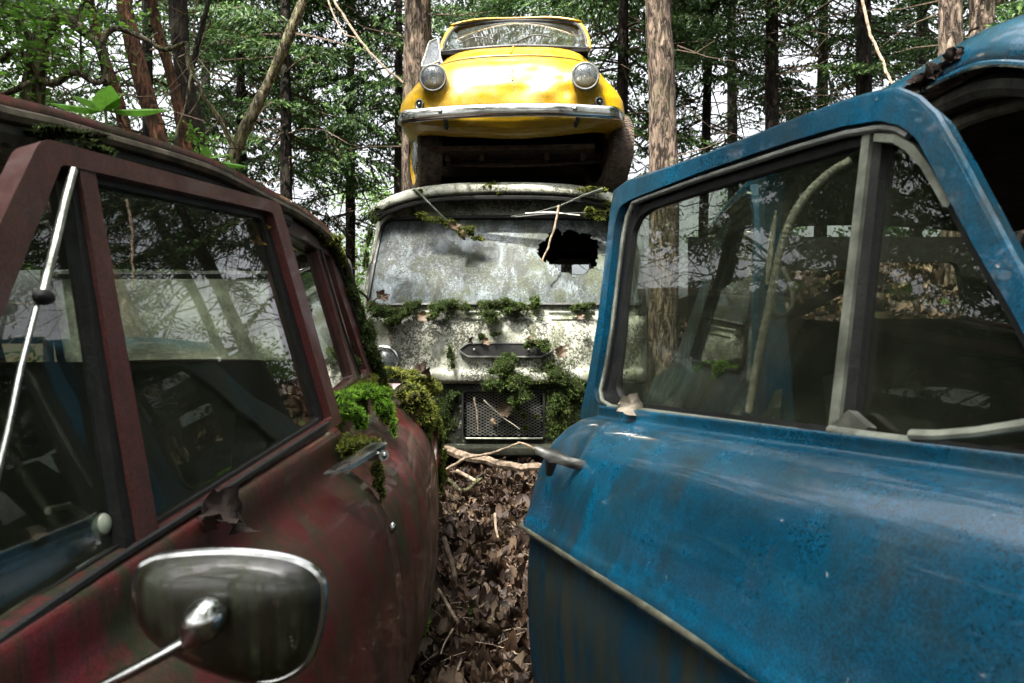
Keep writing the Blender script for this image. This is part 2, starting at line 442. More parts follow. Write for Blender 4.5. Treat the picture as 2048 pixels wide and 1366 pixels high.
def bark(name, a, b, lich, sc=1.0, moss=.35):
    g = N(name)
    v = g.noise(34 * sc, 6, .72, stretch=(1, 1, .24), dist=.8); w2 = g.noise(60 * sc, 4, .7, stretch=(1, 1, .4))
    c = g.mix(g.ramp(v, .42, .60), a, b); c = g.mix(g.math('MULTIPLY', g.ramp(g.noise(5, 5, .7), .48, .64), moss), c, lich)
    h = g.math('ADD', g.ramp(v, .3, .65), g.math('MULTIPLY', w2, .3))
    return g.done(g.bsdf(c, .88, 0, g.bump(h, 1.0, .03), .2))
M['bark'] = bark('spruce_bark', (.008, .006, .005), (.042, .030, .025), (.05, .06, .03))
M['bark_near'] = bark('furrowed_bark', (.018, .012, .008), (.22, .165, .125), (.12, .12, .06), .8, .25)
M['bark_red'] = bark('peeling_red_bark', (.025, .011, .006), (.17, .075, .038), (.10, .10, .04), .9, .3)
M['bark_moss'] = bark('mossy_bark', (.028, .022, .012), (.26, .23, .15), (.13, .15, .04), 1.2, .6)
M['twig'] = plain('dry_twig', (.075, .055, .038), .85, 0, .5, 60, .5, .2)
M['twig_pale'] = plain('pale_twig', (.20, .155, .11), .85, 0, .6, 40, .9, .2)

def soil():
    g = N('forest_soil')
    c = g.mix(g.ramp(g.noise(14, 7, .7), .35, .65), (.008, .005, .003), (.030, .018, .011))
    c = g.mix(g.ramp(g.noise(2.2, 5, .6), .52, .66), c, (.03, .05, .012))
    return g.done(g.bsdf(c, .95, 0, g.bump(g.noise(30, 6, .75), 1, .02), .1))
M['soil'] = soil()
# ---------------------------------------------------------------- ground
def sstep(a, b, x):
    t = min(1, max(0, (x - a) / (b - a))); return t * t * (3 - 2 * t)

def ground_z(x, y):
    z = .09 * sstep(2.4, 4.2, y)
    z += 1.55 * sstep(1.2, 3.2, x) * sstep(3.2, 7.0, y) + .8 * sstep(2.4, 6.0, x) * sstep(6, 11, y)
    z -= 1.2 * sstep(11, 45, y)
    z += .035 * noise.noise(Vector((x * 1.3, y * 1.3, 0))) + .02 * noise.noise(Vector((x * 4, y * 4, 3)))
    return z

def axis_pts(lo, mid0, mid1, hi, fine, grow=1.35):
    a = list(np.arange(mid0, mid1 + 1e-6, fine)); s = fine
    x = mid1
    while x < hi: s *= grow; x += s; a.append(x)
    x = mid0; s = fine
    while x > lo: s *= grow; x -= s; a.insert(0, x)
    return a
gx = axis_pts(-600, -3.0, 6.0, 600, .12); gy = axis_pts(-600, 0.0, 9.0, 600, .12)
V = [(x, y, ground_z(x, y)) for y in gy for x in gx]; nx = len(gx)
Fc = [(j * nx + i, j * nx + i + 1, (j + 1) * nx + i + 1, (j + 1) * nx + i) for j in range(len(gy) - 1) for i in range(nx - 1)]
ground = mk('ground', V, Fc, M['soil'], kind='structure', sharp=180)
tag(ground, 'forest floor of dark soil under a litter of brown leaves')

# fallen leaves -------------------------------------------------
def leaf_shape(seed, lobes=5, n=26, curl=.35):
    """a crumpled broad leaf about 1 unit long: (verts, tris)"""
    rs = np.random.RandomState(seed); V = [(0, 0, .0)]; ring = []
    for r, k in ((.5, 10), (1.0, n)):
        idx = []
        for i in range(k):
            a = 2 * PI * i / k
            rad = .5 * (0.72 + .28 * abs(math.cos(lobes * a / 2)) ** .7) * (1 + .25 * math.cos(a)) if r == 1 else .27
            rad *= (1 + .10 * rs.randn())
            x, y = rad * math.cos(a) * 1.1, rad * math.sin(a) * .95
            z = curl * (x * x * (1 if seed % 2 else -.4) + y * y * 1.4) + .07 * rs.randn() * r + .08 * math.sin(9 * x + seed) + .06 * math.sin(11 * y + 2 * seed)
            idx.append(len(V)); V.append((x, y, z))
        ring.append(idx)
    T = []
    a, b = ring
    for i in range(len(a)): T.append((0, a[i], a[(i + 1) % len(a)]))
    j = 0
    for i in range(len(a)):
        e = int(round((i + 1) * len(b) / len(a)))
        while j < e: T.append((a[i], b[j], b[(j + 1) % len(b)])); j += 1
        T.append((a[i], b[j % len(b)], a[(i + 1) % len(a)]))
    return np.array(V), np.array(T)

LEAVES = [leaf_shape(s, lobes=l, curl=c) for s, l, c in ((7, 1, 1.2), (8, 1, .8), (9, 2, 1.6), (1, 5, .7), (2, 3, 1.1), (3, 7, .6), (4, 5, 1.5), (5, 2, .9), (6, 5, .3))]
leaf_me = []
for i, (v, t) in enumerate(LEAVES):
    me = bpy.data.meshes.new('leaf'); me.from_pydata(v.tolist(), [], t.tolist()); me.materials.append(M['dead_leaf_obj'])
    me.polygons.foreach_set('use_smooth', [True] * len(t)); me.update(); leaf_me.append(me)

def rnd_rot(tilt):
    return Matrix.Rotation(random.uniform(0, 2 * PI), 3, 'Z') @ Matrix.Rotation(random.gauss(0, tilt), 3, 'X') @ Matrix.Rotation(random.gauss(0, tilt), 3, 'Y')

placed = 0
while placed < 290:                                       # the leaves that show largest, in the aisle between the cars
    y = 1.55 + (random.random() ** 1.25) * 2.6; x = random.uniform(-.34, .16) * (1 + .3 * (y - 1.5) / 2) + .02
    o = bpy.data.objects.new('leaf', random.choice(leaf_me)); COL.objects.link(o); o.parent = ground
    s = random.uniform(.032, .078)
    o.matrix_local = Matrix.Translation((x, y, ground_z(x, y) + random.uniform(.008, .04))) @ (rnd_rot(.5).to_4x4()) @ Matrix.Scale(s, 4)
    placed += 1

def scatter_leaves(name, n, region, smin, smax, mat, lift=.03, tilt=.35, label=None):
    AV = []; AT = []; b = 0
    for i in range(n):
        x, y = region(); v, t = LEAVES[random.randrange(len(LEAVES))]
        R = np.array(rnd_rot(tilt)); s = random.uniform(smin, smax)
        vv = (v * s) @ R.T + np.array((x, y, ground_z(x, y) + random.uniform(0, lift)))
        AV.append(vv); AT.append(t + b); b += len(v)
    o = fast_mesh(name, np.concatenate(AV), np.concatenate(AT), mat, kind='stuff', smooth=True)
    o['label'] = label
    return o
scatter_leaves('leaf_litter', 6500, lambda: (random.uniform(-.5, .42), random.uniform(1.2, 4.3)), .022, .075, M['dead_leaf'], .02,
               label='small brown leaf litter filling the aisle floor')
scatter_leaves('hillside_leaf_litter', 3600, lambda: (random.uniform(1.2, 5.2), random.uniform(3.3, 9.5)), .07, .15, M['dead_leaf'], .03,
               label='brown fallen leaves on the bank behind the blue car')

# twigs and sticks on the ground ---------------------------------
def stick(name, pts, r0, r1, mat, label, cat='stick', group=None, n=8, knots=0):
    path = spline(pts, 6); N_ = len(path)
    base = path[0]
    V, Fc = tube_data([p + Vector((noise.noise(p * 14), noise.noise(p * 14 + Vector((5, 5, 5))), noise.noise(p * 14 + Vector((9, 1, 5))))) * r0 * .9 for p in path],
                      lambda t: r0 + (r1 - r0) * t, n)
    o = mk(name, V, Fc, mat, loc=tuple(base)); tag(o, label, cat, group); return o

def G(px, py, Y, dz=.0):
    p = P(px, py, Y); return Vector((p.x, p.y, ground_z(p.x, p.y) + dz))
stick('branch', [P(880, 902, 3.75), P(950, 915, 3.7), P(1010, 928, 3.65), P(1090, 938, 3.6)], .026, .021, M['twig_pale'], 'thick pale fallen branch lying under the grille of the white van', 'branch')
stick('branch', [P(893, 938, 3.6), P(930, 918, 3.55), P(985, 905, 3.6), P(1040, 886, 3.7)], .009, .005, M['twig_pale'], 'thin curved stick crossing over the thick fallen branch', 'branch')
stick('branch', [P(1035, 885, 3.75), P(1060, 893, 3.72), P(1085, 908, 3.7)], .007, .005, M['twig_pale'], 'thin forked stick leaning at the right end of the thick branch', 'branch')
stick('branch', [P(912, 940, 3.55), P(940, 955, 3.5), P(955, 962, 3.45)], .010, .008, M['twig_pale'], 'short stick propped below the crossing sticks', 'branch')
stick('branch', [P(895, 960, 3.4), P(925, 980, 3.35), P(965, 958, 3.4)], .010, .008, M['bark_moss'], 'mossy bent stick on the leaves before the van', 'branch')
stick('twig', [P(990, 1027, 2.75), P(991, 1050, 2.7), P(996, 1075, 2.62)], .006, .004, M['twig_pale'], 'short white twig in the middle of the leaf litter', 'twig')
stick('twig', [P(888, 1078, 2.5), P(900, 1120, 2.4), P(912, 1155, 2.25)], .011, .009, M['twig'], 'thick brown twig along the left side of the aisle', 'twig')
stick('twig', [P(875, 1178, 2.15), P(898, 1215, 2.1), P(915, 1242, 2.02)], .006, .005, M['twig_pale'], 'pale crooked twig near the maroon car sill', 'twig')
stick('twig', [P(905, 1258, 1.95), P(890, 1285, 1.9), P(882, 1310, 1.86)], .003, .002, M['twig_pale'], 'fine stalk curling over the nearest leaves', 'twig')
stick('twig', [P(920, 1357, 1.80), P(1000, 1354, 1.80), P(1078, 1350, 1.82)], .005, .005, M['twig'], 'long straight reddish twig across the front of the aisle', 'twig')

g = MB(); random.seed(12)
for i in range(900):                                      # spruce needles, stalks and bark crumbs
    y = random.uniform(1.4, 4.0); x = random.uniform(-.5, .4); a = random.uniform(0, PI); L = random.uniform(.01, .05); z = ground_z(x, y) + random.uniform(.02, .045)
    d = Vector((math.cos(a), math.sin(a), random.uniform(-.3, .3))) * L
    g.tube([Vector((x, y, z)) - d, Vector((x, y, z + .003)), Vector((x, y, z)) + d], random.uniform(.0007, .002), n=3, caps=False)
g.build('needle_litter', M['twig_pale'], kind='stuff')['label'] = 'fine stalks and needles strewn over the aisle leaves'
# ---------------------------------------------------------------- moss
MOSS_N = [0]
def moss(name, blobs, mat, size, density, label, hang=.0, parent=None):
    """clumps of tiny leaflets over ellipsoids blobs=[(centre, (rx,ry,rz))]"""
    VV = []; QQ = []; b = 0; base = Vector(blobs[0][0]); size *= .55
    rr = random.Random(len(blobs) * 7 + int(abs(blobs[0][0][0]) * 1000)); sub = []
    for c, r in blobs:                                    # break each mound into uneven low hummocks
        sub.append((c, tuple(k * .74 for k in r)))
        for _ in range(6):
            a = rr.uniform(0, 2 * PI); q = rr.uniform(.55, 1.05); k = rr.uniform(.25, .5); hh = rr.uniform(-.8, .45)
            sub.append(((c[0] + r[0] * q * math.cos(a), c[1] + r[1] * q * math.sin(a), c[2] + r[2] * hh - hang * r[2] * rr.uniform(0, .8)), (r[0] * k, r[1] * k, r[2] * k * rr.uniform(.7, 1.3))))
    blobs = sub
    core_v = []; core_f = []
    for c, r in blobs:
        c = np.array(c); r = np.array(r); R = float(np.cbrt(r[0] * r[1] * r[2]))
        area = 4 * PI * ((r[0] * r[1]) ** 1.6 / 3 + (r[0] * r[2]) ** 1.6 / 3 + (r[1] * r[2]) ** 1.6 / 3) ** (1 / 1.6)
        n = int(area * density / (size * size))
        d = np.random.randn(n, 3); d /= np.linalg.norm(d, axis=1)[:, None]
        lump = 1 + .16 * np.sin(d[:, 0] * 9 + c[0] * 50) * np.sin(d[:, 1] * 8 + c[1] * 60) + .1 * np.sin(d[:, 2] * 15 + d[:, 0] * 12) + .12 * np.random.randn(n)
        p = c + d * r * lump[:, None]
        nn = d / r; nn /= np.linalg.norm(nn, axis=1)[:, None]
        dr = nn + .9 * np.random.randn(n, 3) + np.array((0, 0, .35 - hang)); dr /= np.linalg.norm(dr, axis=1)[:, None]
        sd = np.cross(dr, np.random.randn(n, 3)); sd /= np.linalg.norm(sd, axis=1)[:, None]
        L = size * np.random.uniform(.6, 2.3, n)[:, None]; W = size * .26
        q = np.stack([p - dr * L * .3, p + dr * L * .4 + sd * W, p + dr * L, p + dr * L * .4 - sd * W], 1).reshape(-1, 3)
        VV.append(q); QQ.append(np.arange(n * 4).reshape(-1, 4) + b); b += n * 4
        cv, cf = ellipsoid(c, r * .84, 14, 9, lambda e: 1 + .16 * math.sin(e.x * 9 + c[0] * 50) * math.sin(e.y * 8 + c[1] * 60) + .1 * math.sin(e.z * 15 + e.x * 12))
        k = len(core_v); core_v += cv; core_f += [tuple(i + k for i in f) for f in cf]
    MOSS_N[0] += b // 4
    o = fast_mesh(name, np.concatenate(VV), np.concatenate(QQ), mat, loc=tuple(base), kind='stuff')
    mk('cushion', core_v, core_f, M['moss_core'], o)
    o['label'] = label
    return o

def carpet(name, fn, mask, n, mat, size, thick, label, seed=1):
    """a thin creeping moss mat: leaflets standing on the surface fn(u,v)->(point, normal) wherever mask(u,v)>0"""
    rs = np.random.RandomState(seed); Pn = []; Nn = []; H = []
    for _ in range(n):
        u, v = rs.rand(), rs.rand(); m = mask(u, v)
        if m <= 0 or rs.rand() > m * 2.5: continue
        p, q = fn(u, v); Pn.append(tuple(p)); Nn.append(tuple(q)); H.append(min(1, m * 1.6))
    p = np.array(Pn); q = np.array(Nn); H = np.array(H)[:, None]; k = len(p)
    p = p + q * H * thick * rs.rand(k, 1)
    d = q + .9 * rs.randn(k, 3); d /= np.linalg.norm(d, axis=1)[:, None]
    s = np.cross(d, rs.randn(k, 3)); s /= np.linalg.norm(s, axis=1)[:, None]; L = size * rs.uniform(.5, 1.7, k)[:, None]; W = L * .24
    V = np.stack([p, p + d * L * .5 + s * W, p + d * L, p + d * L * .5 - s * W], 1).reshape(-1, 3)
    o = fast_mesh(name, V, np.arange(k * 4).reshape(-1, 4), mat, loc=Pn[0], kind='stuff'); o['label'] = label
    return o
# ---------------------------------------------------------------- trees
def trunk_data(pts, r0, r1, n=14, rough=.05, seed=0, flare=0):
    path = spline(pts, 7); N_ = len(path)
    V, Fc = tube_data(path, lambda t: r0 + (r1 - r0) * t + flare * max(0, 1 - t * 14) ** 2, n)
    out = []
    for i, v in enumerate(V):
        c = path[min(i // n, N_ - 1)]; d = (v - c)
        k = 1 + rough * noise.noise(Vector((v.x * 7 + seed, v.y * 7, v.z * 1.4))) * 2 + rough * .8 * noise.noise(v * 16)
        out.append(c + d * k)
    return out, Fc

def spruce_parts(seed, H, h0, R, dead_from=1.0, step=.30, dens_=1.0, nb=5):
    rs = np.random.RandomState(seed); LV = []; WV = MB(); cnt = 0
    lean = rs.uniform(-.02, .02, 2)
    r_base = .055 + .007 * H * .5
    tp = [Vector((lean[0] * z, lean[1] * z, z)) for z in np.linspace(-.4, H, 9)]
    tv, tf = trunk_data(tp, r_base, .02, 12, .05, seed, .05)
    h = h0
    while h < H - .3:
        fr = (h - h0) / (H - h0); L0 = R * (1 - fr) ** .75 + .25
        for k in range(nb + (h > 4.0)):
            if rs.rand() > .72: continue
            az = rs.uniform(0, 2 * PI); L = L0 * rs.uniform(.65, 1.15); dv = np.array((math.cos(az), math.sin(az), 0))
            sd = np.array((-dv[1], dv[0], 0)); hh = h + rs.uniform(-.15, .15)
            sl = rs.uniform(-.30, .05); cv = rs.uniform(-.18, -.05)
            f = lambda s: dv * s + np.array((lean[0] * hh, lean[1] * hh, hh + sl * s + cv * s * s * 1.2 + .10 * max(0, s - L * .6) ** 2))
            WV.tube([Vector(f(s)) for s in np.linspace(0, L, 5)], lambda t: .016 * (1 - t) + .003, n=3, caps=False)
            for s in np.arange(.22 * L, L, .085):
                if noise.noise(Vector(f(s)) * 1.25 + Vector((seed, 0, 0))) < (-.02 if hh < 3.8 else -.16): continue
                for sgn in (-1, 1):
                    bl = (.16 + .34 * (1 - s / L) ** .6) * rs.uniform(.6, 1.2) * min(1, L)
                    droop = rs.uniform(.25, 1.0)
                    m = int(bl / .019 * dens_) + 1
                    u = (np.arange(m) + rs.rand(m)) / m * bl
                    fwd = rs.uniform(.2, .7)
                    base = f(s)[None] + sd[None] * (sgn * u)[:, None] + dv[None] * (u * fwd)[:, None] + np.array((0, 0, -1))[None] * (droop * u ** 1.3)[:, None]
                    base += rs.randn(m, 3) * .015
                    LV.append(np.concatenate([base, np.repeat((sd * sgn * .7 + dv * fwd + np.array((0, 0, -droop)))[None], m, 0)], 1)); cnt += m
        h += step * rs.uniform(.8, 1.2)
    # bare dead branches below the living crown
    hb = dead_from
    while hb < h0 + 1.5:
        az = rs.uniform(0, 2 * PI); dv = Vector((math.cos(az), math.sin(az), 0)); L = rs.uniform(.5, 1.5)
        pts = [Vector((lean[0] * hb, lean[1] * hb, hb)) + dv * s + Vector((0, 0, rs.uniform(-.3, .15) * s - .1 * s * s)) + Vector(rs.randn(3) * .02) for s in np.linspace(0, L, 5)]
        WV.tube(pts, lambda t: .011 * (1 - t) + .002, n=3, caps=False)
        for q in range(6):
            a = pts[rs.randint(1, 5)]; e = a + dv * rs.uniform(.1, .3) + Vector(rs.randn(3) * .15) + Vector((0, 0, -.05))
            WV.tube([a, a.lerp(e, .5) + Vector(rs.randn(3) * .02), e], .0035, n=3, caps=False)
        hb += rs.uniform(.08, .22)
    A = np.concatenate(LV); n = len(A); p = A[:, :3]; d = A[:, 3:] + rs.randn(n, 3) * .45; d /= np.linalg.norm(d, axis=1)[:, None]
    s = np.cross(d, rs.randn(n, 3)); s /= np.linalg.norm(s, axis=1)[:, None]
    L = rs.uniform(.05, .12, n)[:, None]; W = rs.uniform(.009, .018, n)[:, None]
    q = np.stack([p - d * L * .4, p + s * W, p + d * L * .6, p - s * W], 1).reshape(-1, 3)
    return (tv, tf), (WV.V, WV.F), (q, np.arange(n * 4).reshape(-1, 4))

PROTO = []
def spruce(x, y, var, label, rz=0, sc=1.0, group='spruces', z=None):
    loc = (x, y, (ground_z(x, y) if z is None else z) - .05)
    if PROTO[var] is None:
        t = thing('spruce_tree', label, 'tree', (0, 0, 0), group)
        (tv, tf), (wv, wf), (lv, lf) = spruce_parts(*SPEC[var][0], **SPEC[var][1])
        mk('trunk', tv, tf, M['bark'], t, sharp=180); mk('limbs', wv, wf, M['twig'], t, smooth=False, kind='stuff')
        fast_mesh('crown', lv, lf, M['needles'], t)
        PROTO[var] = t
    else:
        p = PROTO[var]; t = p.copy(); COL.objects.link(t)
        for c in p.children:
            d = c.copy(); COL.objects.link(d); d.parent = t
        t['label'] = label; t['group'] = group
    t.location = loc; t.rotation_euler = (.02 * math.sin(x * 3), .02 * math.cos(y * 5), rz); k = .82 + .36 * (abs(math.sin(x * 12.9 + y * 7.1))); t.scale = (sc * k, sc * k, sc)
    return t
SPEC = [((11, 13, 3.0, 2.2), dict(step=.36)), ((12, 12, 3.4, 1.7), dict(dead_from=1.2, step=.34)), ((13, 14, 2.3, 2.5), dict(step=.42)), ((14, 12, 4.6, 1.9), dict(dead_from=1.4, step=.32)), ((15, 13, 6.0, 2.3), dict(dead_from=4.6, step=.34))]
PROTO = [None] * len(SPEC)
def at(px, Y): return ((px - 1024) / F * Y, Y)
view = [  # px, distance, variant, rot, scale, label
 (575, 9.0, 1, .4, 1.0, 'dark spruce with thick trunk behind the left car roof, ringed by dead twigs'),
 (700, 11.0, 0, 2.1, .95, 'slim spruce between the thick-trunked spruce and the trunk beside the yellow car'),
 (490, 10.5, 3, 1.2, 1.0, 'spruce trunk with orange cut patch behind the leaning mossy branch'),
 (398, 12.0, 2, 3.0, 1.0, 'bushy spruce behind the tangle of peeling red stems'),
 (300, 9.5, 2, .9, .9, 'spruce with pale hanging sprays right of the gnarled shrub'),
 (795, 9.5, 3, 4.2, .9, 'thin dark spruce pressed against the left side of the yellow car'),
 (975, 12.5, 0, 5.0, 1.0, 'spruce seen straight above the windscreen of the yellow car'),
 (1130, 11.5, 3, .2, 1.0, 'spruce behind the right half of the yellow car roof'),
 (1238, 9.2, 1, 2.6, 1.0, 'reddish spruce trunk rising behind the right tyre of the yellow car'),
 (1402, 10.0, 0, 1.7, .9, 'narrow spruce just right of the pale furrowed trunk'),
 (1468, 13.0, 2, 3.6, 1.0, 'spruce with bright green fans between two narrow trunks'),
 (1545, 9.8, 0, .6, 1.0, 'dark spruce above the middle of the blue door frame'),
 (1640, 12.5, 1, 5.5, 1.05, 'distant thin spruce above the blue door frame'),
 (1728, 8.6, 1, 4.0, 1.0, 'dark forked-looking spruce above the corner of the blue door'),
 (1830, 12.0, 2, 1.1, 1.0, 'spruce with light gaps left of the twin bark trunks'),
 (2040, 10.0, 0, 2.9, 1.0, 'spruce standing right of the twin bark trunks'),
 (100, 11.5, 0, 5.8, 1.0, 'spruce filling the gap behind the gnarled shrub'),
]
for px, Y, v, rz, sc, lb in view:
    x, y = at(px, Y); spruce(x, y, v, lb, rz, sc, 'spruces behind the wrecked cars')
ring = []
for i, (x, y) in enumerate([(-4.8, 1.6), (-6.0, 3.4), (-5.2, -.6), (-7.5, 1.0), (-7.2, 5.0), (-4.4, 3.9), (4.6, 1.0), (5.6, 3.0), (5.0, -1.0), (7.0, 1.8), (6.6, 4.6)]):
    ring.append((x, y))
for i in range(30):                                  # the forest goes on all round: it shows in the window glass
    a = i / 30 * 2 * PI + random.uniform(-.08, .08); r = random.uniform(5.5, 12)
    x, y = r * math.sin(a), r * math.cos(a)
    if y > 1.5 and abs(math.atan2(x, y)) < .70: continue
    ring.append((x, y))
for i, (x, y) in enumerate(ring):
    spruce(x, y, [0, 2, 1, 3, 2][i % 5], 'spruce of the surrounding forest beside and behind the row of wrecks', random.uniform(0, 6), random.uniform(.9, 1.15), 'spruces around the wrecks')

for x, y, lb in ((-4.5, -.2, 'unseen spruce added left of the maroon car to dapple the sun'), (-3.0, -2.6, 'unseen spruce added behind the camera on the maroon side to dapple the sun'), (1.9, -2.4, 'unseen spruce added behind the camera on the blue side to dapple the sun'), (-1.0, -5.0, 'unseen spruce added further back between the two cars to dapple the sun')):  # unseen spruces added as blockers, high crowns break up the sun on the cars
    spruce(x, y, 4, lb, x * 3, 1.0, 'spruces around the wrecks')
# furrowed trunks close behind the stack
NEAR_CROWN = []
def near_tree(name, label, px, Y, wpx, top_px, mat, crown_var=4, z0=None, group=None):
    x, y = at(px, Y); r = wpx / 2 / F * Y; z0 = ground_z(x, y)
    xt = (top_px - 1024) / F * Y
    t = thing(name, label, 'tree', (x, y, z0), group)
    zt = CZ + 683 / F * Y
    pts = [Vector((x + (xt - x) * k * k * .6 + (xt - x) * k * .4 + .02 * math.sin(5 * k + px), y, z0 - .3 + (zt - z0 + .3) * k)) for k in np.linspace(0, 1, 9)]
    pts += [Vector((xt, y, zt + 2.5)), Vector((xt, y, zt + 6))]
    V, Fc = trunk_data(pts, r * 1.08, r * .8, 40, .05, px)
    mk('trunk', V, Fc, mat, t, sharp=180)
    g = MB(); rs = np.random.RandomState(int(px))
    for q in range(10):
        h = rs.uniform(z0 + 1, zt + 1); az = rs.uniform(0, 2 * PI); dv = Vector((math.cos(az), math.sin(az), rs.uniform(-.3, .3)))
        a = Vector((x, y, h)) + dv * r * .8; L = rs.uniform(.3, .9)
        g.tube([a, a + dv * L * .5 + Vector(rs.randn(3) * .04), a + dv * L], lambda t: .006 * (1 - t) + .002, n=4)
    g.build('limbs', M['twig'], t, kind='stuff')
    if not NEAR_CROWN:
        _, (wv, wf), (lv, lf) = spruce_parts(15, 10, 5.6, 1.7, dead_from=4.9)
        c = fast_mesh('crown', lv, lf, M['needles'], None); w_ = mk('boughs', wv, wf, M['twig'], None, smooth=False, kind='stuff')
        NEAR_CROWN.extend([c, w_]); c.parent = t; w_.parent = t
    else:
        for c in NEAR_CROWN:
            d = c.copy(); COL.objects.link(d); d.parent = t; d.rotation_euler = (0, 0, px)
    return t
for args in [('spruce_tree', 'furrowed tree trunk directly left of the yellow car bonnet', 838, 6.6, 62, 832, M['bark_near']),
             ('spruce_tree', 'broad pale furrowed trunk standing free right of the yellow car', 1330, 6.8, 60, 1316, M['bark_near']),
             ('spruce_tree', 'left trunk of the pair above the blue car roof', 1912, 6.0, 48, 1898, M['bark_near']),
             ('spruce_tree', 'right trunk of the pair above the blue car roof', 1962, 6.1, 52, 1962, M['bark_near'])]:
    near_tree(*args)

# leafy undergrowth further back
def leafy(name, label, cat, c, r, n, mat, leaf=.05, stems=6, group=None, kind=None):
    t = thing(name, label, cat, (c[0], c[1], ground_z(c[0], c[1])), group)
    rs = np.random.RandomState(int(abs(c[0] * 100 + c[1] * 10)))
    cl = rs.randn(26, 3) * .42; k = rs.randint(0, 26, n)
    p = np.array(c) + (cl[k] + rs.randn(n, 3) * .13) * np.array(r)
    d = rs.randn(n, 3) + np.array((0, 0, -.3)); d /= np.linalg.norm(d, axis=1)[:, None]
    s = np.cross(d, rs.randn(n, 3)); s /= np.linalg.norm(s, axis=1)[:, None]; L = leaf * rs.uniform(.6, 1.3, n)[:, None]; W = L * .3
    q = np.stack([p, p + d * L * .5 + s * W, p + d * L, p + d * L * .5 - s * W], 1).reshape(-1, 3)
    fast_mesh('foliage', q, np.arange(n * 4).reshape(-1, 4), mat, t, kind='stuff')
    g = MB(); b = Vector((c[0], c[1], ground_z(c[0], c[1])))
    for i in range(stems):
        e = Vector(np.array(c) + cl[i] * np.array(r)); g.tube([b + Vector(rs.randn(3) * .05), b.lerp(e, .5) + Vector(rs.randn(3) * .12), e], lambda t: .02 * (1 - t) + .004, n=5)
    g.build('stem', M['twig'], t)
    return t
for px, Y, z, r, n, lb in [(640, 17, 2.1, 1.9, 5200, 'light green bush far back between the left spruces'), (330, 17, 2.3, 2.1, 5200, 'light green bush far behind the peeling red stems'),
                       (1500, 18, 3.6, 1.6, 4200, 'far bush low between trunks above the blue door'), (1780, 15, 3.2, 1.4, 3600, 'far bush above the corner of the blue door'),
                       (740, 20, 4.4, 1.6, 3000, 'far hazy bush seen beside the white van corner')]:
    leafy('bush', lb, 'bush', (*at(px, Y), z), (r, r, r), n, M['hedge'], .11, group='far bushes')

# gnarled shrub, peeling stems at the left
def branchy(name, label, cat, paths, mat, group=None, loc=None):
    t = thing(name, label, cat, loc or paths[0][0][0], group)
    for i, (pts, r0, r1) in enumerate(paths):
        V, Fc = trunk_data(pts, r0, r1, 10, .14, i)
        mk('trunk' if i == 0 else 'branch', V, Fc, mat, t, sharp=180)
    return t
def PP(*a, Y=4.0, j=.0): return [P(x, y, Y + j * i) for i, (x, y) in enumerate(a)]
branchy('peeling_tree', 'straight stem with peeling red bark behind the left car roof', 'tree', [(PP((338, 420), (322, 300), (290, 180), (262, 80), (240, -60), Y=4.6), .062, .048)], M['bark_red'])
branchy('peeling_tree', 'slim dark red stem leaning left beside the straight peeling stem', 'tree', [(PP((300, 400), (262, 300), (230, 180), (200, 90), (170, -40), Y=5.2), .05, .035)], M['bark_red'])
branchy('peeling_tree', 'dark stem leaning right of the straight peeling stem', 'tree', [(PP((392, 430), (372, 300), (345, 160), (315, 60), (292, -60), Y=5.4), .05, .04)], M['bark_red'])
branchy('leaning_tree', 'long mossy trunk leaning right across the left spruces', 'tree', [
    (PP((430, 420), (470, 300), (520, 200), (565, 100), (620, -30), Y=5.0), .05, .032), (PP((470, 300), (440, 240), (400, 180), (372, 90), Y=5.0, j=-.05), .022, .010)], M['bark_moss'])
branchy('leaning_tree', 'dark forked trunk left of the long leaning trunk', 'tree', [
    (PP((395, 420), (385, 250), (365, 130), (350, -40), Y=5.8), .09, .075), (PP((372, 180), (395, 90), (425, -30), Y=5.8), .03, .02)], M['bark'])
shrub = branchy('gnarled_shrub', 'gnarled mossy shrub with crooked lichen branches above the left car roof', 'shrub', [
    (PP((40, 420), (60, 250), (72, 140), (90, 60), (130, 30), Y=3.6), .07, .030),
    (PP((130, 34), (165, 60), (190, 80), (205, 110), (215, 170), Y=3.6), .028, .022),
    (PP((205, 88), (215, 66), (240, 58), (290, 78), (330, 100), (372, 86), (374, 104), (376, 130), (384, 150), Y=3.5), .016, .008),
    (PP((384, 150), (378, 178), (372, 215), (355, 260), (350, 320), Y=3.5), .010, .006),
    (PP((384, 150), (402, 175), (398, 200), (378, 230), Y=3.5), .007, .004),
    (PP((70, 160), (110, 165), (150, 145), (190, 165), (212, 160), Y=3.5), .022, .010),
    (PP((60, 130), (40, 100), (20, 105), (0, 125), Y=3.5), .016, .012),
    (PP((75, 110), (50, 60), (20, 30), (-10, 10), Y=3.6), .02, .012),
    (PP((150, 40), (160, 20), (172, -10), Y=3.6), .012, .01),
    (PP((0, 190), (30, 180), (60, 165), Y=3.4), .012, .012),
    (PP((160, 20), (163, 150), Y=3.6), .006, .005)], M['bark_moss'])
def sprays(par, pts, n, spread, leaf, mat, seed):
    rs = np.random.RandomState(seed); c = np.array([tuple(p) for p in pts]); k = rs.randint(0, len(c), n)
    p = c[k] + rs.randn(n, 3) * spread; d = rs.randn(n, 3) * np.array((1, 1, .5)); d /= np.linalg.norm(d, axis=1)[:, None]
    s = np.cross(d, np.array((0, 0, 1)) + rs.randn(n, 3) * .5); s /= np.linalg.norm(s, axis=1)[:, None]; L = leaf * rs.uniform(.6, 1.3, n)[:, None]; W = L * .27
    q = np.stack([p, p + d * L * .3 + s * W, p + d * L * .7 + s * W * .8, p + d * L, p + d * L * .7 - s * W * .8, p + d * L * .3 - s * W], 1).reshape(-1, 3)
    o = fast_mesh('foliage', q, np.arange(n * 6).reshape(-1, 6), mat, par, kind='stuff'); return o
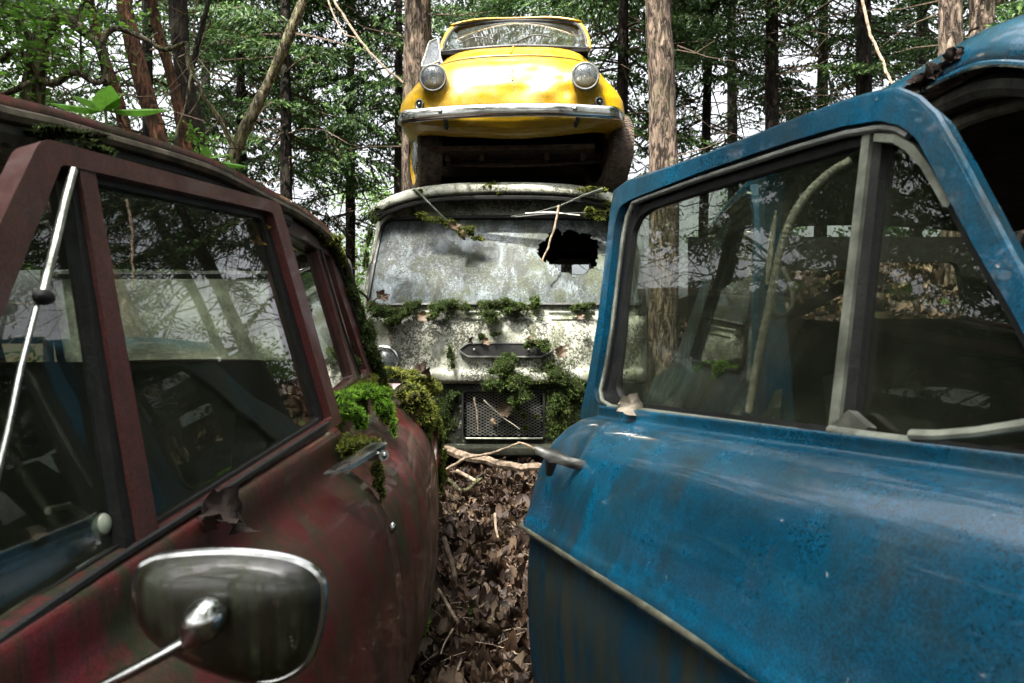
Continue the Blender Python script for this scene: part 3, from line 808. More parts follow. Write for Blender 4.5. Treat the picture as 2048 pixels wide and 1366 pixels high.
sprays(shrub, PP((20, 20), (60, 30), (90, 15), (20, 60), (10, 100), (90, 95), (60, 45), (45, 5), (120, 60), (230, 10), (30, 95), (150, 20), (190, 30), (5, 140), (110, 100), (160, 110), (0, 10), (60, 150), (40, 170), Y=3.5), 1300, .11, .034, M['fresh_leaf'], 3)
g = MB(); rs = np.random.RandomState(5)
for i in range(70):
    a = P(rs.uniform(0, 420), rs.uniform(20, 300), rs.uniform(3.4, 4.6)); e = a + Vector(rs.randn(3) * .22); g.tube([a, a.lerp(e, .5) + Vector(rs.randn(3) * .03), e], .0035, n=3, caps=False)
g.build('fine_twigs', M['twig'], shrub, kind='stuff')
bl = leafy('bush', 'small leafy sapling behind the smaller roof seedling', 'bush', (*at(405, 4.2), 1.95), (.16, .2, .30), 700, M['fresh_leaf'], .04)

# pale hanging stems
stick('vine', [P(655, -20, 5.2), P(690, 35, 5.15), P(725, 88, 5.05), P(765, 130, 4.95), P(806, 166, 4.85)], .010, .008, M['twig_pale'], 'pale bare stem slanting down to the trunk left of the yellow car', 'vine')
stick('vine', [P(650, -20, 5.3), P(672, 40, 5.2), P(690, 68, 5.15), P(714, 76, 5.1)], .007, .005, M['twig_pale'], 'short pale side stem joining the slanting bare stem', 'vine')
stick('vine', [P(1722, -10, 5.0), P(1738, 60, 4.95), P(1760, 110, 4.9), P(1775, 150, 4.85), P(1792, 180, 4.8)], .011, .009, M['twig_pale'], 'pale bare stem dropping behind the blue door corner', 'vine')
# ================================================================ yellow car on the van roof
YC = thing('yellow_car', 'small yellow vintage car stacked on top of the white van', 'car', (-.02, 4.0, 1.86))
_yaw = math.radians(-3.2)
def YT(x, y, z):                                         # car space: x across, y back from the nose, z up from the tyres
    return Vector((-.02 + x * math.cos(_yaw) - y * math.sin(_yaw), 3.99 + x * math.sin(_yaw) + y * math.cos(_yaw), 1.875 + z))

LV = [  # z, half width, nose setback, plan exponent
 (.275, .59, .17, 2.6), (.29, .625, .12, 2.6), (.315, .66, .09, 2.7), (.345, .685, .07, 2.8), (.38, .70, .058, 2.8), (.43, .70, .050, 2.7), (.49, .69, .046, 2.6),
 (.55, .66, .05, 2.5), (.61, .61, .065, 2.4), (.66, .58, .09, 2.3), (.71, .56, .125, 2.3), (.75, .55, .165, 2.3), (.785, .54, .215, 2.3),
 (.83, .53, .29, 2.4), (.88, .525, .375, 2.5), (.93, .52, .465, 2.6), (.975, .515, .555, 2.8), (1.005, .51, .64, 3.0)]
HL = [(-.452, .590), (.448, .578)]                        # headlight centres (x, z)
def level(z):
    for a, b in zip(LV, LV[1:]):
        if z <= b[0]:
            t = (z - a[0]) / (b[0] - a[0]); t = max(0, t); return [a[i] + (b[i] - a[i]) * t for i in range(4)]
    return list(LV[-1])
def nose_y(x, z):
    _, w_, f0, n = level(z); D = .40 + .25 * sstep(.62, .9, z)
    q = min(1, abs(x) / w_); y = f0 + D * (1 - (1 - q ** n) ** (1 / n)) * (.55 if z > .25 else .55)
    for hx, hz in HL:                                     # headlamp pods pushed forward
        d = math.hypot(x - hx, (z - hz)); y -= .060 * math.exp(-(d / .105) ** 4) * (1 if z < .8 else 0) * sstep(.2, .5, abs(x))
    # creased valley inboard of the lamps and dents
    for cx, cz, r, a in ((.16, .60, .10, .018), (.30, .63, .06, -.014), (.06, .50, .07, .016), (.22, .50, .05, -.012), (-.02, .66, .10, .010), (.33, .50, .05, .014),
                         (.12, .70, .05, -.008), (-.30, .46, .12, -.01), (.0, .33, .10, .018), (.25, .31, .08, .016), (-.22, .33, .07, -.012), (.42, .43, .04, .012), (.10, .29, .06, .014), (-.35,.30,.06,.012)):
        d2 = ((x - cx) ** 2 + ((z - cz) * 1.3) ** 2) / (r * r); y += 1.1 * a * math.exp(-d2)
    y += .006 * math.sin(z * 60 + 2) * math.exp(-((z - .70) / .05) ** 2) * (1 - q)
    return y
zs = [p.z for p in spline([(0, 0, l[0]) for l in LV], 4)]
rows = []
for z in zs:
    _, w_, f0, n = level(z); row = []
    for i in range(97):
        a = -PI / 2 + PI * i / 96; q = math.sin(a); q = math.copysign(abs(q) ** .72, q)
        x = w_ * q * .999
        y = nose_y(x, z)
        row.append((x, y))
    # sides going back
    left = [(-w_ - .004 * k, row[0][1] + .11 * k) for k in range(5, 0, -1)]; right = [(w_ + .004 * k, row[-1][1] + .11 * k) for k in range(1, 6)]
    kz = 1 - sstep(.275, .42, z); rows.append([YT(x, y, z + kz * (.055 * min(1, abs(x) / w_) ** 2 - .012 * (1 - min(1, abs(x) / w_) ** 2))) for x, y in left + row + right])
body = loft('body', rows, M['yellow'], YC, thick=.006, sharp=60)
# hood lid laid proud over the upper nose
hz0 = .775; rows = []
for i in range(19):
    z = hz0 + (1.0 - hz0) * i / 18; w_ = level(z)[1] * (.90 if i else .80); r = []
    for j in range(41):
        x = -w_ + 2 * w_ * j / 40; zz = z - .05 * (abs(x) / w_) ** 3 * (1 - i / 18) * 0
        q = (1 - (abs(x) / w_) ** 6)
        r.append(YT(x, nose_y(x, z) - .010 * q, z + .004))
    rows.append(r)
loft('bonnet', rows, M['yellow'], YC, thick=.008, sharp=60)
tube('bonnet_seam', [YT(x, nose_y(x, hz0 - .004) - .001, hz0 - .004) for x in np.linspace(-.43, .43, 40)], .003, M['rubber'], YC, n=6)
tube('bonnet_rib', [YT(0, nose_y(0, z) - .012, z + .004) for z in np.linspace(.80, .99, 10)], lambda t: .009, M['yellow'], YC, n=8)
# emblem recess frame on the nose
g = MB()
def nb_(x, z, e=.002): return YT(x, nose_y(x, z) - e, z)
cr = [(-.072, .588), (.052, .588), (.060, .628), (-.062, .628)]
for a, b in zip(cr, cr[1:] + cr[:1]): g.tube([nb_(*a, 0), nb_((a[0] + b[0]) / 2, (a[1] + b[1]) / 2, 0), nb_(*b, 0)], .0016, n=6)
g.build('badge_frame', M['yellow'], YC)
g = MB()
for x, z, r in ((.016, .666, .004), (.017, .652, .004), (.020, .640, .005), (.006, .606, .004), (-.05, .604, .003), (.022, .598, .004), (.020, .575, .005)):
    V, Fc = ellipsoid(nb_(x, z, .001), (r, .003, r * 1.3), 8, 6); g.add(V, Fc)
for z0, z1, x in ((.56, .50, .026), (.64, .56, .022)): g.tube([nb_(x, z0, .001), nb_(x + .003, (z0 + z1) / 2, .001), nb_(x + .002, z1, .001)], .0010, n=5)
g.build('torn_badge_holes', M['rusty'], YC, kind='stuff')
# headlights
for hx, hz in HL:
    y0 = nose_y(hx, hz) - .020
    def ring(r, dy, n=36): return [YT(hx + r * math.cos(2 * PI * k / n), y0 + dy, hz + r * math.sin(2 * PI * k / n)) for k in range(n)]
    hl = tube('headlight', ring(.076, .004), .0075, M['seal'], YC, n=8, closed=True)
    loft('bowl', [ring(.078, .06), ring(.079, .012)], M['rubber'], hl, closed=True)
    loft('reflector', [ring(.070, .012), ring(.060, .035), ring(.035, .052), ring(.006, .058)], M['bright_chrome'], hl, closed=True)
    V, Fc = ellipsoid(YT(hx, y0 + .035, hz), (.017, .022, .017), 14, 10); mk('bulb', V, Fc, M['chrome'], hl)
    lens = [ring(.073, .004), ring(.066, -.005), ring(.05, -.013), ring(.025, -.017), ring(.003, -.018)]
    loft('lens', lens, None or M.setdefault('lens', glass('ribbed_lens', (.22, .25, .27), .45, .75, 30, (.6, .64, .66), 1.6, .05)), hl, closed=True)
    g = MB()
    for k in range(-5, 6):
        xx = k * .0125; hh = math.sqrt(max(0, .066 ** 2 - xx * xx))
        lo, hi_ = (-hh * .15, hh * .85) if k % 2 else (-hh * .7, hh * .5)
        g.tube([YT(hx + xx, y0 - .012 + xx * xx * 2, hz + lo), YT(hx + xx, y0 - .014 + xx * xx * 2, hz + hi_)], .0016, n=5)
    g.build('lens_ribs', M['chrome'], hl, kind='stuff')
# indicator sockets
for hx, hz in ((-.545, .455), (.535, .445)):
    y0 = nose_y(hx, hz)
    def rg(r, dy): return [YT(hx + r * math.cos(2 * PI * k / 20), y0 + dy + abs(hx + r * math.cos(2 * PI * k / 20)) * .5 - abs(hx) * .5, hz + r * 1.15 * math.sin(2 * PI * k / 20)) for k in range(20)]
    s_ = tube('indicator', rg(.024, -.006), .006, M['seal'], YC, n=6, closed=True)
    loft('socket', [rg(.024, -.004), rg(.003, -.003)], M['rubber'], s_, closed=True)
    V, Fc = ellipsoid(YT(hx, y0 - .010, hz), (.010, .012, .010), 12, 8); mk('bulb', V, Fc, M['dirty_chrome'], s_)
# bumper: a wide curved blade
rows = []
prof = [(-.040, .006), (-.036, -.004), (-.022, -.010), (0, -.013), (.022, -.010), (.034, -.004), (.038, .008), (.033, .012), (-.035, .012)]
for i in range(49):
    x = -.675 + 1.345 * i / 48; q = min(1, abs(x) / .675)
    e = 1 - .35 * max(0, (q - .93) / .07)
    y = -.055 + .085 * q ** 2.4 + (.07 * max(0, (q - .93) / .07) ** 1.5)
    rows.append([YT(x, y + dy, .362 - .006 * q * q + dz * e) for dz, dy in prof])
loft('bumper', rows, M['bright_chrome'], YC, closed=True, caps=True, sharp=50)
for x in (-.395, .385):
    y = -.055 + .085 * (abs(x) / .675) ** 2.4
    V, Fc = ellipsoid(YT(x, y - .012, .362), (.014, .011, .014), 14, 8); mk('bumper_bolt', V, Fc, M['bright_chrome'], YC)
    g = MB(); g.tube([YT(x + .02, y + .01, .35), YT(x + .02, y + .05, .325), YT(x + .01, y + .16, .32)], .014, n=8); g.build('bumper_bracket', M['rubber'], YC)
# windscreen frame, glass, cabin
WS = [(-.50, .66, 1.0), (-.505, .68, 1.03), (-.50, .74, 1.11), (-.475, .83, 1.22), (-.44, .89, 1.285), (-.37, .93, 1.325), (-.2, .96, 1.352), (0, .97, 1.36),
      (.2, .96, 1.352), (.37, .93, 1.325), (.44, .89, 1.285), (.475, .83, 1.22), (.50, .74, 1.11), (.505, .68, 1.03), (.50, .66, 1.0)]
WB = [(.3, .595, .985), (0, .565, .985), (-.3, .595, .985)]
tube('windscreen_frame', spline([YT(*p) for p in WS], 5), .017, M['yellow'], YC, n=10)
tube('windscreen_seal', [p + Vector((0, -.014, -.004)) for p in spline([YT(x * .965, y, 1.17 + (z - 1.17) * .955) for x, y, z in WS + WB], 5, closed=True)], .010, M['rubber'], YC, n=8, closed=True)
rows = []
for i in range(13):
    t = i / 12; z = 1.0 + .355 * t; hw = .50 - .05 * t - .10 * max(0, t - .8) / .2 * 1.0; r = []
    for j in range(17):
        x = -hw + 2 * hw * j / 16; q = abs(x) / .5
        r.append(YT(x, 0.575 + .39 * t + .085 * q * q * (1 - .5 * t), z))
    rows.append(r)
loft('windscreen', rows, M['glass_clear'], YC, thick=.003)
for x0, x1, zz in ((-.37, -.13, 1.045), (.02, .26, 1.05)):
    w0 = [YT(x0, .60, zz - .01), YT((x0 + x1) / 2, .555, zz + .012), YT(x1, .565, zz - .005)]
    tube('wiper', spline(w0, 6), .0045, M['rubber'], YC, n=5)
# roof shell, rear pillars, tub
rows = []
for j in range(13):
    x = -.46 + .92 * j / 12; q = abs(x) / .46
    rows.append([YT(x * (1 - .04 * k), .95 - .10 * q * q + .16 * k, 1.36 - .085 * q ** 3 + .02 * math.sin(PI * k / 8) - .008 * k) for k in range(8)])
loft('roof', rows, M['yellow'], YC, thick=.012)
for sx in (-1, 1):
    loft('pillar', [[YT(sx * (.50 - .06 * t) + sx * dx, 1.62 - .12 * t + dy, .92 + .39 * t) for dx, dy in ((-.02, -.04), (.02, -.04), (.02, .12), (-.02, .12))] for t in np.linspace(0, 1, 5)], M['yellow'], YC, closed=True, caps=True)
    rows = [[YT(sx * (level(z)[1] + .02), y, z) for y in np.linspace(.78, 2.7, 9)] for z in np.linspace(.30, .97, 7)]
    loft('side_panel', rows, M['yellow'], YC, thick=.006)
rows = [[YT(x, 2.72 - .25 * (abs(x) / .6) ** 2 - .5 * max(0, z - .7), z) for x in np.linspace(-.62, .62, 11)] for z in np.linspace(.25, 1.0, 6)]
loft('tail_panel', rows, M['yellow'], YC, thick=.006)
sheet('floor_pan', [(-.52, .3), (.52, .3), (.58, 2.5), (-.58, 2.5)], [], .2, lambda u, v: (YT(u, v, .26), Vector((0, 0, 1))), .03, M['rusty'], YC)
# quarter glass hanging open on the left, small mirror remnant on the right
qp = [P(842, 135, 4.55), P(882, 122, 4.6), P(876, 76, 4.75), P(858, 84, 4.7)]
sheet('open_quarter_window', rounded([(0, 0), (1, 0), (1, 1), (0, 1)], .18), [], .15,
      lambda u, v: ((qp[0].lerp(qp[1], u)).lerp(qp[3].lerp(qp[2], u), v), Vector((-.2, -1, .3)).normalized()), .006, M.setdefault('fog_glass', glass('fogged_glass', (.14, .16, .18), .4, .85, 10, (.8, .85, .86), 1.5, .05)), YC)
tube('quarter_window_frame', [(qp[0].lerp(qp[1], u)).lerp(qp[3].lerp(qp[2], u), v) for u, v in rounded([(0, 0), (1, 0), (1, 1), (0, 1)], .18)], .006, M['dirty_chrome'], YC, n=6, closed=True)
V, Fc = ellipsoid(YT(.555, .33, .68), (.012, .03, .02), 12, 8); mk('side_repeater', V, Fc, plain('orange_lens', (.5, .08, .02), .3, 0), YC)
# wheels, steered; tyre with tread blocks
def wheel(cx, cy, steer, side, lean=0):
    R_, W_ = .268, .150
    rot = Matrix.Rotation(steer, 3, 'Z') @ Matrix.Rotation(lean, 3, 'Y')
    C = YT(cx, cy, R_ - .004)
    f = lambda x, a, r: C + rot @ Vector((x, r * math.sin(a), r * math.cos(a)))
    prof = [(-.5, .70), (-.53, .80), (-.50, .93), (-.43, .985), (-.25, 1.0), (0, 1.003), (.25, 1.0), (.43, .985), (.50, .93), (.53, .80), (.5, .70)]
    nS = 60
    rows = [[f(W_ * px_, 2 * PI * k / nS, R_ * pr) for k in range(nS)] for px_, pr in prof]
    wr = loft('wheel', rows, M['tyre'], YC, closed=True)
    g = MB(); nb = 72
    for row_, xo, wd in ((0, -.36, .20), (1, -.12, .20), (2, .12, .20), (3, .36, .20)):
        for k in range(nb):
            a = 2 * PI * (k + .5 * (row_ % 2)) / nb; da = 2 * PI / nb * .36; z_ = .10 * (1 if row_ % 2 else -1) / 2
            pts = []
            for (ux, ua) in ((-.5, -1), (.5, -1), (.5, 1), (-.5, 1)):
                x = W_ * (xo + ux * wd); aa = a + ua * da + ux * da * .9 * (1 if row_ in (0, 2) else -1)
                pts.append((x, aa))
            V = [f(x, aa, R_ * (.975 if row_ in (0, 3) else .995)) for x, aa in pts] + [f(x, aa, R_ * (1.0 if row_ in (0, 3) else 1.012)) for x, aa in pts]
            g.add(V, [(4, 5, 6, 7), (0, 1, 5, 4), (1, 2, 6, 5), (2, 3, 7, 6), (3, 0, 4, 7)])
    g.build('tread', M['tyre'], wr, smooth=False, kind='stuff')
    s = side
    rim = [(.46, .72), (.44, .70), (.36, .66), (.38, .60), (.30, .55), (.34, .45)]
    loft('rim', [[f(s * W_ * a_, 2 * PI * k / 40, R_ * b_) for k in range(40)] for a_, b_ in rim], M['yellow'], wr, closed=True)
    cap = [(.34, .46), (.42, .44), (.50, .34), (.54, .2), (.55, .02)]
    loft('hubcap', [[f(s * W_ * a_, 2 * PI * k / 40, R_ * b_) for k in range(40)] for a_, b_ in cap], M['chrome'], wr, closed=True)
    V, Fc = ellipsoid(C, (W_ * .3, R_ * .66, R_ * .66), 20, 10); mk('brake_drum', V, Fc, M['rusty'], wr)
    return wr
M['tyre'] = plain('dusty_tyre', (.060, .045, .034), .85, 0, .45, 30, .5, .2)
wheel(-.60, .56, math.radians(17), -1, math.radians(-2)); wheel(.628, .60, math.radians(14), 1, math.radians(4))
wheel(-.56, 2.3, 0, -1); wheel(.58, 2.3, 0, 1)
sheet('underside_shade_sheet', [(-.60, .04), (.60, .04), (.52, .99), (-.52, .99)], [], .2, lambda u, v: (YT(u, .98, v), Vector((0, -1, 0))), .02, M['dark'], YC)  # added sheet, dark in place of shade under the car; hides the yellow tail
sheet('sun_block_sheet', [(-.50, .60), (.50, .60), (.50, 1.02), (-.50, 1.02)], [], .2, lambda u, v: (YT(u, v, .985), Vector((0, 0, 1))), .02, M['dark'], YC)  # added cover that stops sun through the windscreen lighting the dark sheet
# underside: leaf spring, arms, brackets
g = MB()
g.tube([YT(-.55, .56, .22), YT(-.3, .50, .19), YT(0, .49, .18), YT(.3, .50, .19), YT(.6, .56, .22)], .022, n=8, flat=.6)
g.tube([YT(-.55, .58, .25), YT(0, .53, .22), YT(.6, .58, .25)], .016, n=8, flat=.6)
g.build('leaf_spring', M['rusty'], YC)
for x in (-.42, -.2, .22, .45):
    g = MB(); g.box(YT(x, .42, .23), (.03, .10, .09)); g.build('bracket', M['rusty'], YC)
tube('track_rod', [YT(-.5, .62, .27), YT(.1, .66, .25), YT(.55, .62, .28)], .012, M['rusty'], YC)
tube('steering_arm', [YT(.32, .36, .25), YT(.46, .46, .23), YT(.58, .54, .25)], .014, M['rusty'], YC)

# ================================================================ white van
VN = thing('white_van', 'lichen-covered white van with broken windscreen under the yellow car', 'van', (0, 4.2, .05))
VCX = -.045
def van_w(z): return .905 - .045 * sstep(1.1, 1.85, z) - .02 * sstep(.7, .2, z)
def van_plan(x, z, fwd=0.0):
    """front face: y for a given x (|x|<w)"""
    w_ = van_w(z); q = min(1, abs(x) / w_)
    y = 4.11 + .10 * q * q - fwd * (1 - q ** 8)
    c = .16
    if abs(x) > w_ - c:
        d = (abs(x) - (w_ - c)); y += c - math.sqrt(max(0, c * c - d * d))
    y += .30 * sstep(1.08, 1.95, z) * 1.0 if z > 1.08 else 0
    return y
def vp(x, z, fwd=0.0): return Vector((VCX + x, van_plan(x, z, fwd), z))
# forward offsets of the front by height
VL = [(.24, -.02), (.27, -.005), (.30, .0), (.60, .0), (.625, .005)]
def wrap(zlist, name, mat, backY=7.2):
    rows = []
    for z, fw in zlist:
        w_ = van_w(z); xs = [-w_ + 2 * w_ * (0.5 - .5 * math.cos(PI * k / 44)) for k in range(45)]
        row = [Vector((VCX - w_, y, z)) for y in np.linspace(backY, van_plan(w_, z) + .12, 8)] + [vp(x, z, fw) for x in xs] + [Vector((VCX + w_, y, z)) for y in np.linspace(van_plan(w_, z) + .12, backY, 8)]
        rows.append(row)
    return loft(name, rows, mat, VN, thick=.01, sharp=35)
def smooth_z(lst, n=3):
    return [(p.x, p.y) for p in spline([(a, b, 0) for a, b in lst], n)]
wrap(smooth_z([(.645, .00), (.66, .025), (.68, .034), (.705, .034), (.725, .018), (.74, .004), (.80, .010), (.90, .016), (.98, .012), (1.02, .0), (1.04, -.03), (1.06, -.05)], 4), 'nose_panel', M['van'])
# lower front with the grille opening
gx0, gx1, gz0, gz1 = (925 - 1024) / F * 4.13 - VCX, (1088 - 1024) / F * 4.13 - VCX, CZ + (683 - 878) / F * 4.13, CZ + (683 - 782) / F * 4.13
def lowf(u, v): return vp(u, v, -.03), Vector((0, -1, 0))
sheet('lower_panel', [(-.86, .24), (.86, .24), (.88, .652), (-.88, .652)], [rounded([(gx0, gz0), (gx1, gz0), (gx1, gz1), (gx0, gz1)], .03)], .05, lowf, .008, M['van_low'], VN)
wrap([(.205, -.01), (.22, .02), (.25, .028), (.262, .026), (.275, .0), (.28, -.03)], 'front_sill', M['van_low'])
gr = tube('grille', [vp(x, z, -.022) for x, z in rounded([(gx0, gz0), (gx1, gz0), (gx1, gz1), (gx0, gz1)], .03)], .008, M['rubber'], VN, n=6, closed=True)
tube('grille_trim', [vp(x, gz0 + .004, -.012) for x in np.linspace(gx0 + .02, gx1 - .01, 6)], .006, M['alu'], gr, n=6)
g = MB(); s_ = .034
def clipseg(a, b, n=8):
    pts = [(a[0] + (b[0] - a[0]) * t / n, a[1] + (b[1] - a[1]) * t / n) for t in range(n + 1)]
    return [p for p in pts if gx0 < p[0] < gx1 and gz0 < p[1] < gz1]
H_ = gz1 - gz0
for k in range(-14, 30):
    for sl_ in (-1, 1):
        x0 = gx0 + k * s_; dx = H_ * 1.9 * sl_
        q = clipseg((x0, gz0), (x0 + dx, gz1), 20)
        if len(q) > 1: g.tube([vp(x, z, -.05) for x, z in (q[0], q[-1])], .0022, n=4)
g.build('mesh_wires', M['seal'], gr, kind='stuff')
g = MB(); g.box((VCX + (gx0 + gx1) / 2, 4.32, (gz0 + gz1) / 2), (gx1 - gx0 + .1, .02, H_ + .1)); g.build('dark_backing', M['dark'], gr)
# badge plate: pointed ended
bz = CZ + (683 - 700) / F * 4.1; bh = .041
bx0, bx1 = (917 - 1024) / F * 4.1 - VCX, (1106 - 1024) / F * 4.1 - VCX
bp = [(bx0, bz), (bx0 + .055, bz + bh), (bx1 - .06, bz + bh), (bx1, bz), (bx1 - .06, bz - bh), (bx0 + .055, bz - bh)]
pl = sheet('badge_plate', rounded(bp, .02), [], .02, lambda u, v: (vp(u, v, .030), Vector((0, -1, 0))), .012, M['rubber'], VN)
tube('plate_rim', [vp(x, z, .034) for x, z in rounded(bp, .02)], .006, M['seal'], pl, n=6, closed=True)
for x in (bx0 + .095, bx1 - .15):
    V, Fc = ellipsoid(vp(x, bz + .004, .036), (.007, .005, .007), 8, 6); mk('rivet', V, Fc, M['bone'], pl)
# windscreen surround and broken screen
def wsf(u, v): return vp(u, v, -.045), Vector((0, -1, .35)).normalized()
wso = [(-.905, 1.055), (.905, 1.055), (.862, 1.83), (-.862, 1.83)]
wh = rounded([(-.855, 1.125), (.855, 1.125), (.80, 1.70), (-.80, 1.70)], [.05, .05, .09, .09])
sheet('windscreen_surround', wso, [wh], .06, wsf, .012, M['van'], VN)
tube('windscreen_seal', [vp(x, z, -.038) for x, z in dens(wh, .05)], .014, M['rubber'], VN, n=6, closed=True)
def img2van(px, py, fwd=-.055):
    z = 1.4
    for _ in range(20):
        Y = van_plan((px - 1024) / F * 4.3 - VCX, z, fwd); z = CZ + (683 - py) / F * Y
    return ((px - 1024) / F * Y - VCX, z)
hole = [(1073, 498), (1080, 488), (1092, 478), (1100, 466), (1112, 458), (1120, 462), (1123, 470), (1132, 460), (1150, 463), (1165, 466), (1178, 468), (1185, 478), (1196, 482), (1199, 494),
        (1196, 508), (1192, 518), (1194, 528), (1188, 537), (1176, 545), (1163, 548), (1150, 547), (1128, 545), (1116, 536), (1108, 528), (1098, 524), (1086, 522), (1078, 512)]
hole2 = []
for a, b in zip(hole, hole[1:] + hole[:1]):
    hole2.append(a); [hole2.append((a[0] + (b[0] - a[0]) * q + random.uniform(-4, 4), a[1] + (b[1] - a[1]) * q + random.uniform(-4, 4))) for q in (.35, .7)]
hole3 = [img2van(*p) for p in hole2]
sheet('windscreen', wh, [hole3], .03, lambda u, v: (vp(u, v, -.055), Vector((0, -1, .35)).normalized()), .006, M['lichen_glass'], VN)
g = MB(); rs_ = random.Random(4); hx_, hz_ = sum(p[0] for p in hole3) / len(hole3), sum(p[1] for p in hole3) / len(hole3)
for k in range(9):                                        # cracks running out from the broken edge
    a = rs_.uniform(0, 2 * PI); r0 = .19; pts = []
    for j in range(5):
        r = r0 + j * rs_.uniform(.015, .04); a += rs_.uniform(-.12, .12); x, z = hx_ + r * math.cos(a) * 1.05, hz_ + r * math.sin(a) * .7
        if -.82 < x < .82 and 1.15 < z < 1.67: pts.append(vp(x, z, -.0535))
    if len(pts) > 2: g.tube(pts, .0016, n=4)
g.build('cracks', M['dark'], VN, kind='stuff')
tube('broken_edge', [vp(x, z, -.056) for x, z in hole3], .0022, M['moss_core'], VN, n=5, closed=True)
# ledge trim under the screen
g = MB()
for a, b in ((832, 872), (930, 965), (1098, 1190), (1200, 1240)):
    pts = [(P(p, 626, 4.13).x - VCX) for p in np.linspace(a, b, 5)]
    g.tube([Vector((VCX + x, van_plan(x, 1.06, 0) - .006, 1.072)) for x in pts], .013, n=6)
g.build('cowl_trim', M['alu'], VN, kind='stuff')
# roof cap: overhanging brow, crowned
rows = []
for i in range(41):
    u = -1 + i / 20; ed = .125 * abs(u) ** 3.6
    x = .87 * u; zt = 1.90 - ed
    Yf = 4.235 + .10 * u * u + .05 * abs(u) ** 8
    rows.append([Vector((VCX + x, Yf + .05, zt - .075)), Vector((VCX + x, Yf + .01, zt - .078)), Vector((VCX + x, Yf, zt - .065)), Vector((VCX + x, Yf + .005, zt - .03)), Vector((VCX + x, Yf + .05, zt)),
                 Vector((VCX + x, Yf + .15, zt + .02)), Vector((VCX + x, Yf + .4, zt + .012)), Vector((VCX + x, 5.4, zt + .01)), Vector((VCX + x, 7.2, zt + .01))])
loft('roof', rows, M['van'], VN, sharp=60)
tube('roof_gutter', [Vector((VCX + .86 * u, 4.262 + .10 * u * u + .05 * abs(u) ** 8, 1.800 - .125 * abs(u) ** 3.6)) for u in np.linspace(-1, 1, 30)], .017, M['rubber'], VN, n=6)
# upper sides, rear wall with a small window, dark cabin
for sx in (-1, 1):
    rows = [[Vector((VCX + sx * van_w(z), y, z)) for y in np.linspace(4.36 + .3 * sstep(1.08, 1.95, z), 7.2, 8)] for z in np.linspace(1.06, 1.79, 7)]
    loft('side_wall', rows, M['van'], VN, thick=.01 * sx)
rw = [(-.86, .25), (.86, .25), (.84, 1.80), (-.84, 1.80)]
x0, x1 = (1109 - 1024) / F * 6.2 - VCX, (1182 - 1024) / F * 6.2 - VCX
z0, z1 = CZ + (683 - 549) / F * 6.2, CZ + (683 - 517) / F * 6.2
rear = sheet('rear_wall', rw, [rounded([(x0, z0 - .12), (x1, z0 - .12), (x1, z1), (x0, z1)], .05)], .12, lambda u, v: (Vector((VCX + u, 6.2, v)), Vector((0, -1, 0))), .03, M['dark'], VN)
sheet('rear_window', [(x0 - .03, z0 - .15), (x1 + .03, z0 - .15), (x1 + .03, z1 + .03), (x0 - .03, z1 + .03)], [], .2, lambda u, v: (Vector((VCX + u, 6.25, v)), Vector((0, -1, 0))), .004, M['glass_clear'], VN)
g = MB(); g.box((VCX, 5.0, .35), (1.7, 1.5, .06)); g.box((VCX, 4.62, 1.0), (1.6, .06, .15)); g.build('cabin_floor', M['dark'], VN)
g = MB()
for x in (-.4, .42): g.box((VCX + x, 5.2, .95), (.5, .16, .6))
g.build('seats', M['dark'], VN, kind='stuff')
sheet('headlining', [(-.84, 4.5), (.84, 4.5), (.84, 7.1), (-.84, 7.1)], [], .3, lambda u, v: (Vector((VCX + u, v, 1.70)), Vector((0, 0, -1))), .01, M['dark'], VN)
# left headlamp peeping out, hung wipers
hc = P(768, 722, 4.12)
def rg2(r, dy): return [hc + Vector((r * math.cos(2 * PI * k / 28), dy, r * math.sin(2 * PI * k / 28))) for k in range(28)]
hd = tube('headlight', rg2(.085, -.01), .012, M['bright_chrome'], VN, n=8, closed=True)
loft('inner_ring', [rg2(.075, -.012), rg2(.066, -.004), rg2(.06, -.010)], M['chrome'], hd, closed=True)
loft('lens', [rg2(.06, -.010), rg2(.035, -.03), rg2(.003, -.036)], M['lens'], hd, closed=True)
tube('wiper', [P(832, 380, 4.22), P(850, 398, 4.20), P(885, 433, 4.24), P(905, 448, 4.24)], [.007, .007, .005, .004], M['alu'], VN, n=6)
tube('wiper', [P(1205, 378, 4.17), P(1165, 392, 4.16), P(1120, 412, 4.2), P(1075, 424, 4.22), P(1022, 433, 4.24)], [.010, .008, .006, .004, .003], M['alu'], VN, n=6)
tube('wiper_blade', [P(1030, 434, 4.22), P(1090, 428, 4.2), P(1172, 425, 4.2)], .005, M['rubber'], VN, n=5, flat=.6)
tube('wiper_blade', [P(1050, 427, 4.22), P(1100, 424, 4.2), P(1160, 431, 4.2)], .004, M['dirty_chrome'], VN, n=5)
stick('twig', [P(1118, 410, 4.15), P(1112, 440, 4.14), P(1100, 480, 4.13), P(1086, 523, 4.12)], .008, .005, M['twig_pale'], 'pale twig hanging over the hole in the van windscreen', 'twig')
for z0_, a, b in ((.33, -.32, -.17),):
    pass
mc_ = P(690, 545, 4.0); mo_ = [(-.035, -.09), (.03, -.10), (.04, .02), (.02, .085), (-.03, .09)]
smr = sheet('side_mirror', rounded(mo_, .03), [], .04, lambda u, v: (mc_ + Vector((u, 0, v)), Vector((-.2, -1, 0)).normalized()), .02, M['seal'], VN)
tube('mirror_arm', [mc_ + Vector((0, .02, -.05)), mc_ + Vector((.08, .15, -.12)), Vector((VCX - .86, 4.42, 1.15))], .008, M['rubber'], smr, n=6)
